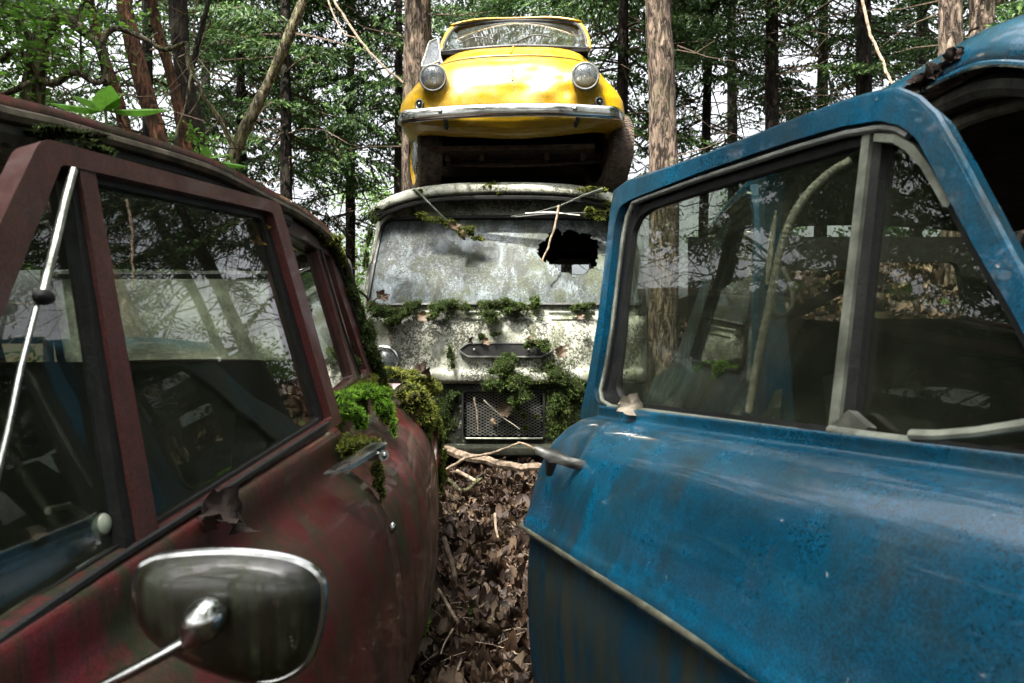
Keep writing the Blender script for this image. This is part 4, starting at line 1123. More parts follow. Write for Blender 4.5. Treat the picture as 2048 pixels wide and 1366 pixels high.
# front wheels of the van, half hidden
for sx in (-1, 1):
    c = Vector((VCX + sx * .78, 4.75, .30))
    rows = [[c + Vector((dx, .29 * r * math.sin(2 * PI * k / 30), .29 * r * math.cos(2 * PI * k / 30))) for k in range(30)] for dx, r in ((-.08, .6), (-.085, .9), (-.05, 1), (.05, 1), (.085, .9), (.08, .6))]
    loft('wheel', rows, M['tyre'], VN, closed=True)
# ================================================================ maroon car (left)
MC = thing('maroon_car', 'weathered maroon saloon covered in moss, left of the aisle', 'car', (-1.1, 1.8, 0))
th = math.radians(13)
Ln_h = Vector((.99, -.12, 0)).normalized()
Ln = (Ln_h * math.cos(th) + Vector((0, 0, math.sin(th)))).normalized()
LO = P(668, 842, 1.33)
def LP(px, py, out=0.0): return on_plane(px, py, LO, Ln) + Ln * out
def lsheet(name, outer, holes, h, out, thick, mat, parent, **k):
    return sheet(name, outer, holes, h, lambda u, v: (LP(u, v, out), Ln), thick, mat, parent, **k)
door = lsheet('front_door', rounded([(62, 280), (548, 408), (673, 846), (300, 1105), (-160, 1440), (-190, 800)], [26, 14, 4, 0, 0, 0]),
       [rounded([(104, 334), (534, 428), (652, 838), (300, 1062), (-120, 1345), (-150, 960)], [10, 8, 4, 0, 0, 0])], 28, .012, .03, M['maroon_frame'], MC)
lsheet('window_rubber', rounded([(100, 330), (538, 424), (655, 842), (300, 1068), (-120, 1350), (-150, 950)], [10, 8, 4, 0, 0, 0]),
       [rounded([(112, 346), (526, 436), (641, 838), (300, 1052), (-120, 1322), (-144, 980)], [10, 8, 4, 0, 0, 0])], 28, -.003, .012, M['rubber'], door)
lsheet('window_glass', [(112, 346), (526, 436), (640, 842), (300, 1052), (-120, 1320), (-145, 980)], [], 60, -.010, .004, M['glass_side'], door)
lsheet('vent_divider', [(142, 335), (174, 340), (302, 1066), (266, 1090)], [], 14, .010, .018, M['maroon_frame'], door)
lsheet('divider_rubber', [(130, 336), (143, 338), (268, 1085), (246, 1100)], [], 14, .004, .018, M['rubber'], door)
tube('vent_trim', [LP(128, 345, .012), LP(110, 410, .012), LP(88, 500, .012), LP(64, 590, .012)], .0044, M['dirty_chrome'], door, n=8)
V, Fc = ellipsoid(LP(66, 600, .012), (.008, .014, .008), 10, 8); mk('vent_hinge', V, Fc, M['rubber'], door)
tube('vent_trim', [LP(60, 612, .008), LP(30, 740, .006), LP(5, 860, .006), LP(-30, 1000, .006)], .0028, M['chrome'], door, n=8)
tube('lock_stalk', [LP(150, 1010, -.03), LP(190, 1000, -.03), LP(222, 1035, -.02)], .004, M['dirty_chrome'], door, n=6)
V, Fc = ellipsoid(LP(228, 1045, -.014), (.008, .012, .0125), 16, 10); mk('lock_button', V, Fc, M['bone'], door)
tube('belt_trim', [LP(x, y, .016) for x, y in ((640, 850), (480, 952), (330, 1048), (200, 1128), (60, 1222), (-60, 1305))], .0045, M['rubber'], door, n=6)
# door skin under the belt
b0, b1 = LP(657, 866, .012), LP(0, 1280, .012)
bd = (b1 - b0); blen = bd.length; bd.normalize()
prof = [(-.022, .003), (0, 0), (.006, -.01), (.012, -.05), (.028, -.078), (.062, -.108), (.095, -.16), (.115, -.23), (.128, -.33), (.132, -.45), (.125, -.56), (.09, -.66)]
pr = [(p.x, p.y) for p in spline([(a, b, 0) for a, b in prof], 4)]
rows = []
for i in range(30):
    t = -.0 + (blen + .35) * i / 29; base = b0 + bd * t
    rows.append([base + Ln_h * o + Vector((0, 0, dz)) for o, dz in pr])
loft('door_skin', rows, M['maroon'], door, thick=.008, sharp=60)
edge = [b0 + Ln_h * (o + .001) + Vector((0, 0, dz)) for o, dz in pr[4:]]
tube('door_edge', edge, .0035, M.setdefault('edge', plain('mossy_edge', (.11, .10, .02), .7, 0, .4, 40, .3)), door, n=6)
# handle, lock, small emblem stud
hn = P(712, 918, 1.19)
rows = []
for t, (px, py, Yd, w_, tk) in enumerate([(648, 950, 1.12, .006, .003), (672, 940, 1.13, .020, .005), (700, 927, 1.15, .026, .007), (730, 908, 1.18, .026, .007), (755, 893, 1.21, .028, .007), (770, 888, 1.23, .014, .004)]):
    c = P(px, py, Yd); rows.append([c + Vector((a * w_ * .5, -a * w_ * .6, b * tk)) for a, b in ((-1, -.6), (-1, .6), (0, 1), (1, .6), (1, -.6), (0, -1))])
hd = loft('door_handle', rows, M['chrome'], door, closed=True, caps=True, sharp=60)
tube('handle_post', [P(740, 912, 1.25), P(752, 910, 1.22), P(768, 911, 1.19)], .0095, M['dirty_chrome'], hd, n=12)
V, Fc = ellipsoid(P(769, 911, 1.187), (.004, .004, .006), 10, 8); mk('key_barrel', V, Fc, M['bright_chrome'], hd)
V, Fc = ellipsoid(P(785, 1056, 1.235), (.007, .007, .011), 14, 10); mk('lock_cap', V, Fc, M['bright_chrome'], door)
V, Fc = ellipsoid(P(626, 1030, 1.13), (.004, .004, .008), 10, 8); mk('paint_chip', V, Fc, M['alu'], door)

# body behind the door: stations Y, belt (x,z), outer x
ST = [(1.335, -.372, .705, -.232), (1.5, -.378, .735, -.212), (1.7, -.388, .768, -.198), (1.9, -.402, .79, -.205), (2.1, -.425, .80, -.225), (2.35, -.46, .797, -.255), (2.6, -.50, .785, -.285),
      (2.85, -.55, .765, -.325), (3.1, -.66, .735, -.42), (3.28, -.85, .70, -.64), (3.36, -1.1, .68, -1.05)]
def station(Y, k):
    for a, b in zip(ST, ST[1:]):
        if Y <= b[0]: t = (Y - a[0]) / (b[0] - a[0]); return a[k] + (b[k] - a[k]) * t
    return ST[-1][k]
def body_row(Y, pro=pr):
    bx, bz_, ox = station(Y, 1), station(Y, 2), station(Y, 3)
    k = (ox - bx) / .132
    return [Vector((bx + o * k, Y - .1 * o, bz_ + dz * (1.0 if dz > -.12 else 1.0))) for o, dz in pro]
loft('rear_door', [body_row(y) for y in np.linspace(1.34, 2.30, 24)], M['maroon'], MC, thick=.008, sharp=60)
def arch(Y):                                             # wheel-arch cut in the rear wing
    return .20 + .42 * math.sqrt(max(0, 1 - ((Y - 2.72) / .30) ** 2)) if abs(Y - 2.72) < .30 else .06
rows = []
for y in np.linspace(2.31, 3.36, 30):
    r = body_row(y); r = [Vector((p.x, p.y, max(p.z, arch(y) if p.z < .62 else p.z))) for p in r]; rows.append(r)
loft('rear_wing', rows, M['maroon'], MC, thick=.008, sharp=60)
c = Vector((-.48, 2.72, .30))
loft('rear_wheel', [[c + Vector((dx, .28 * r * math.sin(2 * PI * k / 30), .28 * r * math.cos(2 * PI * k / 30))) for k in range(30)] for dx, r in ((-.08, .6), (-.085, .9), (-.05, 1), (.05, 1), (.085, .9), (.08, .6), (.06, .1))], M['tyre'], MC, closed=True)
tube('rear_door_edge', [p + Vector((.001, 0, 0)) for p in body_row(2.305)[4:]], .004, M['edge'], MC, n=6)
rows = []
for t, (px, py, Yd, w_, tk) in enumerate([(786, 784, 2.08, .003, .003), (796, 776, 2.12, .012, .005), (808, 768, 2.16, .014, .007), (817, 764, 2.19, .006, .004)]):
    c = P(px, py, Yd); rows.append([c + Vector((a * w_ * .5, -a * w_ * .6, b * tk)) for a, b in ((-1, -.6), (-1, .6), (0, 1), (1, .6), (1, -.6), (0, -1))])
loft('rear_door_handle', rows, M['chrome'], MC, closed=True, caps=True)
# greenhouse behind the open door: plane of the rear side windows
RO = P(740, 760, 2.02); Rn_h = Vector((1, 0, 0)).normalized(); Rn = (Rn_h * math.cos(math.radians(14)) + Vector((0, 0, math.sin(math.radians(14))))).normalized()
def RP(px, py, out=0.0): return on_plane(px, py, RO, Rn) + Rn * out
def rsheet(name, outer, holes, h, out, thick, mat, parent, **k):
    return sheet(name, outer, holes, h, lambda u, v: (RP(u, v, out), Rn), thick, mat, parent, **k)
rd = rsheet('rear_window_frame', rounded([(548, 425), (600, 440), (655, 485), (682, 525), (706, 590), (738, 690), (762, 765), (640, 860), (560, 600)], [3, 20, 20, 20, 10, 10, 4, 4, 0]),
       [rounded([(566, 470), (590, 480), (627, 500), (700, 755), (650, 800), (610, 640)], [3, 3, 6, 5, 5, 3]), rounded([(641, 506), (656, 516), (676, 590), (728, 742), (714, 752)], [3, 3, 8, 5, 4])], 14, .008, .03, M['maroon_frame'], MC)
rsheet('rear_side_glass', [(560, 455), (640, 490), (735, 748), (640, 830), (580, 640)], [], 40, -.006, .004, M['glass_side'], rd)
tube('window_bead', [RP(x, y, .012) for x, y in ((632, 500), (655, 580), (680, 665), (712, 752))], .0035, M['rubber'], rd, n=6)
tube('window_bead', [RP(x, y, .014) for x, y in ((660, 512), (680, 560), (704, 640), (722, 690))], .0035, M['rubber'], rd, n=6)
tube('window_bead', [RP(x, y, .012) for x, y in ((566, 470), (600, 484), (628, 500))], .004, M['rubber'], rd, n=6)
# roof with gutter
GT = [P(-70, 200, .78), P(0, 226, .86), P(110, 250, .98), P(230, 284, 1.08), P(350, 318, 1.2), P(440, 350, 1.30), P(545, 404, 1.45), P(600, 432, 1.6), P(650, 468, 1.8), P(684, 512, 1.93), P(702, 560, 2.0), P(722, 625, 2.05), P(745, 690, 2.1)]
gt = spline(GT, 5)
gut = tube('roof_gutter', gt, .011, M.setdefault('gutter', plain('grimy_gutter', (.075, .062, .042), .6, .2, .6, 25, .5)), MC, n=8)
tube('door_aperture_seal', [p + Vector((-.012, .01, -.022)) for p in gt[:34]], .016, M['rubber'], MC, n=8)
rows = []
for i, p in enumerate(gt[:50]):
    cx = -1.12; r = []
    for k in range(9):
        t = k / 8; r.append(Vector((p.x + (2 * (cx - p.x)) * t, p.y, p.z + .004 + .012 * math.sin(PI * t))))
    rows.append(r)
loft('roof', rows, M['maroon'], MC, thick=.02, sharp=60)
# rear screen, grimy and pale; parcel shelf, seats, far side
RS = [(-.60, .80), (-1.62, .80), (-1.50, 1.115), (-.72, 1.115)]
def rsf(u, v): return Vector((u, 2.50 - .28 * (v - .8) / .32 - .05 * ((u + 1.1) / .6) ** 2, v)), Vector((0, .75, .65))
sheet('rear_screen', rounded(RS, .05), [], .08, rsf, .004, M['glass_frost'], MC)
tube('rear_screen_seal', [rsf(*p)[0] for p in rounded(RS, .05)], .014, M['rubber'], MC, n=6, closed=True)
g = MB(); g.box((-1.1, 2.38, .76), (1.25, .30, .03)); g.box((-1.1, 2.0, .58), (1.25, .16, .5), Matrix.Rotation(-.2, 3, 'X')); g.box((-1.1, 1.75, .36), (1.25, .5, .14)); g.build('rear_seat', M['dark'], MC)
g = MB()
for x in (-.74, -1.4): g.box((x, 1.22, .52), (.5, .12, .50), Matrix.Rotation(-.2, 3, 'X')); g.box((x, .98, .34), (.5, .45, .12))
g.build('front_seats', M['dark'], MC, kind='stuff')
rows = [[Vector((-1.80 - .05 * math.sin(PI * (z + .1) / 1.0), y, z)) for y in np.linspace(-.2, 3.2, 14)] for z in np.linspace(.06, .76, 8)]
loft('far_side', rows, M['maroon'], MC, thick=.01)
sheet('far_side_windows', [(0, .76), (2.4, .78), (2.1, 1.17), (.3, 1.17)], [rounded([(.1, .80), (1.15, .80), (1.15, 1.12), (.4, 1.12)], .03), rounded([(1.22, .80), (2.2, .82), (2.0, 1.12), (1.22, 1.12)], .03)], .1,
      lambda u, v: (Vector((-1.79 + (v - .76) * .3, u, v)), Vector((-1, 0, 0))), .02, M['maroon'], MC)
sheet('far_side_glass', [(.08, .79), (2.25, .79), (2.05, 1.13), (.35, 1.13)], [], .2, lambda u, v: (Vector((-1.775 + (v - .76) * .3, u, v)), Vector((-1, 0, 0))), .004, M['glass_frost'], MC)
# boot lid and floor, front end
rows = []
for y in np.linspace(2.45, 3.36, 12):
    bx, bz_ = station(y, 1), station(y, 2); r = []
    for k in range(11): t = k / 10; r.append(Vector((bx + 2 * (-1.1 - bx) * t, y, bz_ + .035 * math.sin(PI * t) ** .6)))
    rows.append(r)
loft('boot_lid', rows, M['maroon'], MC, thick=.01)
rows = [[Vector((x, 3.34 - .2 * (abs(x + 1.1) / .75) ** 3, z)) for x in np.linspace(-1.75, -.45, 9)] for z in np.linspace(.15, .70, 6)]
loft('tail_panel', rows, M['maroon'], MC, thick=.01)
g = MB(); g.box((-1.1, 1.4, .16), (1.3, 3.4, .04)); g.build('floor_pan', M['dark'], MC)

# ---- wing mirror seen from behind
MR = thing('wing_mirror', 'chrome-rimmed round mirror on a stalk in front of the maroon door', 'mirror', tuple(P(450, 1235, .56)))
MO = P(450, 1235, .56)
mo = [(283, 1132), (330, 1118), (440, 1111), (540, 1119), (600, 1135), (634, 1165), (638, 1225), (625, 1290), (598, 1340), (540, 1368), (470, 1362), (400, 1340), (320, 1300), (280, 1258), (264, 1205), (266, 1160)]
msp = [Vector((p.x, p.y)) for p in spline([(a, b, 0) for a, b in mo], 5, closed=True)]
cxm, cym = 450, 1232
def mpt(px, py, dy): p = P(px, py, .56); return p + Vector((.04, 1, 0)).normalized() * dy
rows = []
for k in range(13):
    s = 1 - (k / 12) ** 1.0 if k < 12 else .02; d = -.022 * math.sqrt(max(0, 1 - s ** 3.2)) + .006
    rows.append([mpt(cxm + (p.x - cxm) * s, cym + (p.y - cym) * s, d) for p in msp])
M['mirror_back'] = aged_paint('grimy_mirror_shell', (.009, .007, .004), (.006, .006, .002), (.014, .022, .002), streak=.7, rust=.6, blotch=.7, rough=.3, chips=.3, coat=.35, grimescale=14)
loft('shell', rows, M['mirror_back'], MR, closed=True, thick=0)
tube('rim', [mpt(p.x, p.y, .008) for p in msp], .0042, M['bright_chrome'], MR, n=8, closed=True)
sheet('mirror_glass', [tuple(p) for p in msp], [], 40, lambda u, v: (mpt(cxm + (u - cxm) * .97, cym + (v - cym) * .97, .012), Vector((0, 1, 0))), .003, M['bright_chrome'], MR)
q0, q1 = P(438, 1200, .535), P(372, 1288, .525)
rows = []
ax = (q1 - q0).normalized(); s1 = ax.orthogonal().normalized(); s2 = ax.cross(s1)
for t, r in ((0, .001), (.06, .009), (.2, .0135), (.4, .016), (.6, .0155), (.8, .012), (.95, .007), (1.05, .0045)):
    rows.append([q0 + (q1 - q0) * t + (s1 * math.cos(2 * PI * k / 24) + s2 * math.sin(2 * PI * k / 24)) * r for k in range(24)])
loft('ball_joint', rows, M['bright_chrome'], MR, closed=True)
tube('stalk', spline([P(376, 1280, .525), P(290, 1328, .52), P(195, 1378, .52), P(60, 1450, .54), P(-160, 1540, .58)], 5), .0046, M['bright_chrome'], MR, n=12)

# ================================================================ blue car (right)
BC = thing('blue_car', 'weathered blue saloon with its door swung open, right of the aisle', 'car', (1.4, 1.9, 0))
BD = Vector((.375, -.927, 0)).normalized()                 # along the open door, towards its hinge
Bn_h = Vector((-.927, -.375, 0)).normalized()
tb = math.radians(8); Bn = (Bn_h * math.cos(tb) + Vector((0, 0, math.sin(tb)))).normalized()
BO = P(1215, 825, 1.28)
def BP(px, py, out=0.0): return on_plane(px, py, BO, Bn) + Bn * out
def bsheet(name, outer, holes, h, out, thick, mat, parent, **k):
    return sheet(name, outer, holes, h, lambda u, v: (BP(u, v, out), Bn), thick, mat, parent, **k)
bout = [(1168, 842), (1186, 760), (1206, 640), (1220, 520), (1230, 430), (1238, 385), (1262, 368), (1400, 322), (1500, 285), (1600, 246), (1700, 210), (1760, 194), (1805, 188), (1845, 205), (1880, 238), (1930, 325), (1985, 430), (2048, 548), (2120, 700), (2190, 860), (2200, 975), (2048, 942), (1660, 885), (1400, 850), (1225, 832)]
bh1 = [(1198, 780), (1213, 690), (1228, 560), (1240, 450), (1250, 415), (1275, 400), (1400, 352), (1500, 318), (1600, 285), (1700, 257), (1770, 246), (1815, 256), (1850, 285), (1900, 380), (1960, 490), (2048, 640), (2100, 740), (2130, 830), (2120, 940), (2048, 930), (1660, 874), (1400, 838), (1235, 818), (1205, 806)]
bdoor = bsheet('open_door', rounded(bout, 10), [rounded(bh1, 8)], 30, .012, .034, M['blue'], BC)
# smooth curved glass of paint around the frame edge
tube('frame_edge', [BP(x, y, .006) for x, y in bout[4:19]], .006, M['blue'], bdoor, n=8)
bh2 = [(1228, 775), (1238, 690), (1250, 560), (1262, 460), (1275, 432), (1300, 415), (1400, 382), (1500, 352), (1600, 322), (1700, 293), (1770, 280), (1806, 290), (1836, 316), (1876, 392), (1940, 510), (2020, 652), (2070, 750), (2095, 830), (2080, 905), (2048, 900), (1660, 852), (1400, 822), (1248, 800), (1234, 793)]
bsheet('window_rubber', rounded(bh1, 8), [rounded(bh2, 8)], 30, -.004, .012, M['rubber'], bdoor)
bsheet('window_glass', rounded([(x + (1650 - x) * -.006, y + (y > 600) * 6 - (y < 600) * 6) for x, y in bh2], 6), [], 60, -.012, .004, M['glass_side'], bdoor)
def offs(lst, dx, dy): return [(x + dx, y + dy) for x, y in lst]
tube('upper_trim', [BP(x, y, .006) for x, y in ((1262, 432), (1272, 408), (1300, 397), (1400, 362), (1500, 330), (1600, 298), (1700, 270), (1770, 259), (1800, 262), (1825, 275))], .0048, M['seal'], bdoor, n=8)
tube('rear_trim', [BP(x, y, .008) for x, y in ((1262, 432), (1254, 470), (1243, 560), (1231, 660), (1220, 730), (1208, 782), (1212, 803), (1232, 815))], .0042, M['alu'], bdoor, n=8)
tube('sill_trim', [BP(x, y, .012) for x, y in ((1228, 814), (1300, 823), (1400, 836), (1530, 854), (1660, 872), (1800, 893), (1950, 916), (2060, 930), (2150, 945))], .0050, M['alu'], bdoor, n=8, flat=.8)
bsheet('divider_post', [(1732, 268), (1747, 270), (1682, 868), (1663, 864)], [], 12, .006, .022, M['alu'], bdoor)
bsheet('divider_rubber', [(1747, 280), (1764, 282), (1706, 860), (1682, 858)], [], 14, .0, .016, M['rubber'], bdoor)
bsheet('vent_frame', [(1758, 270), (1800, 272), (1836, 292), (1868, 332), (1892, 372), (1912, 408), (1906, 418), (1896, 416), (1878, 384), (1851, 338), (1822, 306), (1795, 289), (1756, 286)], [], 10, .008, .016, M['alu'], bdoor)
bsheet('vent_latch', [(1676, 852), (1712, 822), (1752, 856), (1748, 862), (1692, 866)], [], 8, .012, .014, M['dirty_chrome'], bdoor)
tube('vent_sill', [BP(x, y, .014) for x, y in ((1676, 862), (1740, 872), (1800, 880), (1850, 886))], .0062, M['alu'], bdoor, n=8, flat=.8)
tube('vent_sill', [BP(x, y, .018) for x, y in ((1846, 872), (1900, 874), (1980, 868), (2060, 856), (2140, 846))], .006, M['alu'], bdoor, n=8, flat=.8)
# door skin: profile (outward, drop) swept along the door
bp0 = [(.012, -.120), (.014, -.138), (.022, -.146), (.048, -.151), (.078, -.165), (.108, -.19), (.128, -.222), (.143, -.262), (.152, -.296), (.158, -.312), (.164, -.322), (.165, -.332), (.157, -.342), (.152, -.36), (.156, -.42), (.154, -.50), (.146, -.60), (.12, -.72), (.08, -.80)]
bpr = [(p.x, p.y) for p in spline([(a, b, 0) for a, b in bp0], 4)]
BB = Vector((.18, 1.28, CZ))
def bsk(t, o, dz):
    lift = .03 * t * (1 if dz > -.16 else max(0, 1 + (dz + .16) / .12))   # belt climbs a little towards the hinge
    return BB + BD * t + Bn_h * o + Vector((0, 0, dz + lift))
def row_at(t, shrink=0): return [bsk(t, o - shrink, dz) for o, dz in bpr]
iM = min(range(len(bpr)), key=lambda i: abs(bpr[i][1] + .345))
ts = [-.012, -.010, -.004, .004] + list(np.linspace(.02, 1.05, 34)); sh = [.03, .008, .002, 0] + [0] * 34
def dentrow(t, s):
    r = []
    for o, dz in bpr:
        d = -.020 * math.exp(-(((t - .075) / .033) ** 2 + ((dz + .205) / .040) ** 2) ** 1.6)   # finger bowl behind the handle
        d += -.005 * math.exp(-((t - .40) / .10) ** 2 - ((dz + .25) / .06) ** 2) + .004 * math.exp(-((t - .62) / .10) ** 2 - ((dz + .28) / .08) ** 2)
        r.append(bsk(t, o - s + d, dz))
    return r
tsf = [-.012, -.010, -.004, .004] + list(np.linspace(.012, .15, 24)) + list(np.linspace(.165, 1.05, 34)); shf = [.03, .008, .002, 0] + [0] * 58
full = [dentrow(t, s) for t, s in zip(tsf, shf)]
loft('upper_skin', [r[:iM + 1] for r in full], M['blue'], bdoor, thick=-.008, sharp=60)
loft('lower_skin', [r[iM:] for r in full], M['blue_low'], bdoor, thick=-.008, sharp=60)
tube('waist_moulding', [bsk(t, .168, -.330) for t in np.linspace(-.012, 1.05, 30)], .0085, M['alu_low'], bdoor, n=10, flat=.75)
rows = [[bsk(-.008, o * k - .02 * (1 - k), dz) for o, dz in bpr] for k in (1.0, .6, .2, -.1)]
loft('door_end', rows, M['blue_low'], bdoor, sharp=60)
# handle
rows = []
for px, py, Y, w_, tk in ((1073, 896, 1.12, .008, .003), (1090, 902, 1.12, .030, .006), (1112, 914, 1.115, .028, .008), (1135, 924, 1.11, .018, .009), (1160, 930, 1.105, .016, .009), (1182, 934, 1.105, .015, .008), (1196, 937, 1.11, .008, .005)):
    c = P(px, py, Y) ; rows.append([c + Bn_h * (a * w_ * .55) + Vector((0, 0, b * tk)) for a, b in ((-1, -.6), (-1, .6), (0, 1), (1, .6), (1, -.6), (0, -1))])
bh = loft('door_handle', rows, M['pitted'], bdoor, closed=True, caps=True, sharp=60)
tube('handle_post', [P(1104, 905, 1.16), P(1102, 925, 1.15), P(1098, 950, 1.155)], [.013, .011, .006], M['rubber'], bh, n=10)
tube('handle_post', [P(1168, 935, 1.125), P(1170, 942, 1.135), P(1170, 950, 1.15)], [.010, .008, .004], M['rubber'], bh, n=10)
V, Fc = ellipsoid(bsk(.012, .140, -.262), (.006, .006, .010), 12, 8); mk('lock_barrel', V, Fc, M['alu_low'], bdoor)
tube('lock_shadow_plate', [bsk(.012, .139, -.24), bsk(.014, .146, -.285)], .007, M['rusty'], bdoor, n=8)
g = MB()
for t, dz, r in ((.30, -.222, .0045), (.315, -.36, .004), (.52, -.40, .004), (.36, -.305, .004), (.25, -.42, .003), (.42, -.30, .003)):
    o = np.interp(-dz, [-b for a, b in bpr], [a for a, b in bpr]); V, Fc = ellipsoid(bsk(t, o, dz), (r, r, r * 1.2), 8, 6); g.add(V, Fc)
g.build('trim_clips', M['dirty_chrome'], bdoor, kind='stuff')

# body shell behind the door
def side(u, v, x=.74): return Vector((x, u, v)), Vector((-1, 0, 0))
# rear side: B pillar, rear window opening, C pillar and lower panel in one pressing
so_ = [(1.86, .12), (3.10, .12), (3.45, .45), (3.42, .72), (3.15, .80), (2.86, 1.08), (2.70, 1.30), (2.5, 1.36), (1.88, 1.36), (1.94, 1.30), (1.99, 1.1), (1.93, .80), (1.86, .72)]
rw_ = [(2.20, .80), (2.16, 1.2), (2.21, 1.30), (2.52, 1.30), (2.66, 1.1), (2.86, .82)]
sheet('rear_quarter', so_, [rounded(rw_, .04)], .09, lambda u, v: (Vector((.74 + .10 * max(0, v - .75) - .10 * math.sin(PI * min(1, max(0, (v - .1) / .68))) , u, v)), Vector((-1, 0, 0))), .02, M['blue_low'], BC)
sheet('rear_side_glass', rounded(rw_, .04), [], .12, lambda u, v: (Vector((.755 + .10 * (v - .75), u, v)), Vector((-1, 0, 0))), .004, M['glass_side'], BC)
tube('rear_window_seal', [Vector((.737 + .10 * (v - .75), u, v)) for u, v in rounded(rw_, .05)], .008, M['rubber'], BC, n=6, closed=True)
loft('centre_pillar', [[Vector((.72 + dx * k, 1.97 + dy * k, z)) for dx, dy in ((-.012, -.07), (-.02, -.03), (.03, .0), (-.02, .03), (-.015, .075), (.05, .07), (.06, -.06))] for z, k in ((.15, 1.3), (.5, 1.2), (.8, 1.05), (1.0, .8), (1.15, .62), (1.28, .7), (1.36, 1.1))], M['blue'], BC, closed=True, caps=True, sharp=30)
# roof
GB = [P(2230, 190, .86), P(2130, 140, .90), P(2048, 128, .97), P(1990, 127, 1.03), P(1945, 136, 1.09), P(1890, 160, 1.16), P(1835, 190, 1.26)]
gl_ = spline(GB + [Vector((.745, 1.45, 1.362)), Vector((.75, 1.8, 1.372)), Vector((.76, 2.3, 1.372)), Vector((.80, 2.75, 1.34))], 5)
rp = [(0, 0), (-.006, .012), (.0, .034), (.03, .066), (.09, .09), (.25, .112), (.5, .125), (.66, .13), (1.0, .12), (1.3, .05), (1.34, 0)]
rows = [[Vector((p.x + a, p.y + .03 * min(a, .3), p.z + b * sstep(-.6, .6, i - 2))) for a, b in rp] for i, p in enumerate(gl_)]
loft('roof', rows, M['blue'], BC, thick=.016, sharp=60)
tube('roof_gutter', [p + Vector((-.006, 0, 0)) for p in gl_], .0055, M['blue'], BC, n=8)
tube('door_aperture_seal', [p + Vector((.03, .01, -.028)) for p in gl_], .018, M['rubber'], BC, n=8)
tube('inner_trim', [P(1902, 256, 1.25), P(1930, 240, 1.22), P(1980, 222, 1.17), P(2048, 203, 1.1), P(2150, 190, 1.05)], .013, M['cloth'], BC, n=8)
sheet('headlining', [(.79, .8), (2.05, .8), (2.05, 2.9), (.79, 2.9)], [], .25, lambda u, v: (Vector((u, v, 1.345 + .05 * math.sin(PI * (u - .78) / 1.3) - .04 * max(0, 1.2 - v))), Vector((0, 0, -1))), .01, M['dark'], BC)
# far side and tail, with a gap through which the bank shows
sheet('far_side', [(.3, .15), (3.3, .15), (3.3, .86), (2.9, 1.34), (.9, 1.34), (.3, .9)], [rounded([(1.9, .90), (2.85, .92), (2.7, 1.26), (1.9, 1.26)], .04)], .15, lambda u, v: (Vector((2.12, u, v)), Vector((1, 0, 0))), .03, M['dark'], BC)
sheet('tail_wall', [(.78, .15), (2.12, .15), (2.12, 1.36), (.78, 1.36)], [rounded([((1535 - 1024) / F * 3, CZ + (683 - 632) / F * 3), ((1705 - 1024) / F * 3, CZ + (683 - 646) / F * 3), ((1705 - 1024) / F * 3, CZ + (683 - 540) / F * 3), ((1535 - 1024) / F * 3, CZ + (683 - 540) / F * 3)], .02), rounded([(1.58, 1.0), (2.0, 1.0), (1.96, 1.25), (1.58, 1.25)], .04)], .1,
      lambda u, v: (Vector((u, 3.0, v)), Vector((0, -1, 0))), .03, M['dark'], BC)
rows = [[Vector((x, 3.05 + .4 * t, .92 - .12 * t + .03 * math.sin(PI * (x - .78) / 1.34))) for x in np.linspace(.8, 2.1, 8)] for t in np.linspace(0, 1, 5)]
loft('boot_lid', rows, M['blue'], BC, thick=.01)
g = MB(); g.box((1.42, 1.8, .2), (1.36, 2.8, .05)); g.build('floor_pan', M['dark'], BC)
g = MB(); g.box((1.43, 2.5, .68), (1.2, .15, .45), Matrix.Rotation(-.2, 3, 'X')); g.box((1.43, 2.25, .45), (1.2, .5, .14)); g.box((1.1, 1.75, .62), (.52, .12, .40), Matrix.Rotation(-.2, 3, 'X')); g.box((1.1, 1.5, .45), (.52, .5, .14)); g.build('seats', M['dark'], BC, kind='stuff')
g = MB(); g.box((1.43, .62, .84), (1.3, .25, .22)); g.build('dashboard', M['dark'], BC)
# loose hose, strap and bar in the doorway
def hose(name, pts, r, mat, par, rib=.0):
    path = spline(pts, 16); n_ = len(path)
    V, Fc = tube_data(path, [r * (1 + (rib if i % 3 == 0 else -rib * .5)) for i in range(n_)], 10)
    return mk(name, V, Fc, mat, par)
hose('ribbed_hose', [P(1700, 322, 1.45), P(1655, 350, 1.46), P(1610, 395, 1.47), P(1580, 445, 1.48), P(1562, 500, 1.49), P(1545, 580, 1.5), P(1528, 660, 1.5), P(1512, 740, 1.5), P(1497, 825, 1.5)], .0095, M['hose'], BC, .10)
tube('torn_strip', [P(1553, 420, 1.52), P(1545, 470, 1.52), P(1540, 520, 1.52), P(1534, 570, 1.52)], [.003, .007, .008, .004], M['hose'], BC, n=6)
tube('hanging_strap', spline([P(1566, 535, 1.9), P(1580, 570, 1.9), P(1586, 600, 1.9), P(1578, 624, 1.9), P(1558, 632, 1.9), P(1546, 618, 1.9), P(1543, 590, 1.9), P(1550, 545, 1.9)], 6), .011, M['cloth'], BC, n=8, flat=.5)
tube('cross_bar', [P(1560, 640, 2.1), P(1620, 612, 2.1), P(1700, 566, 2.1)], .018, M['dark'], BC, n=8)
tube('roof_brace', [P(1585, 632, 2.3), P(1545, 634, 2.3)], .012, M['dark'], BC, n=8)

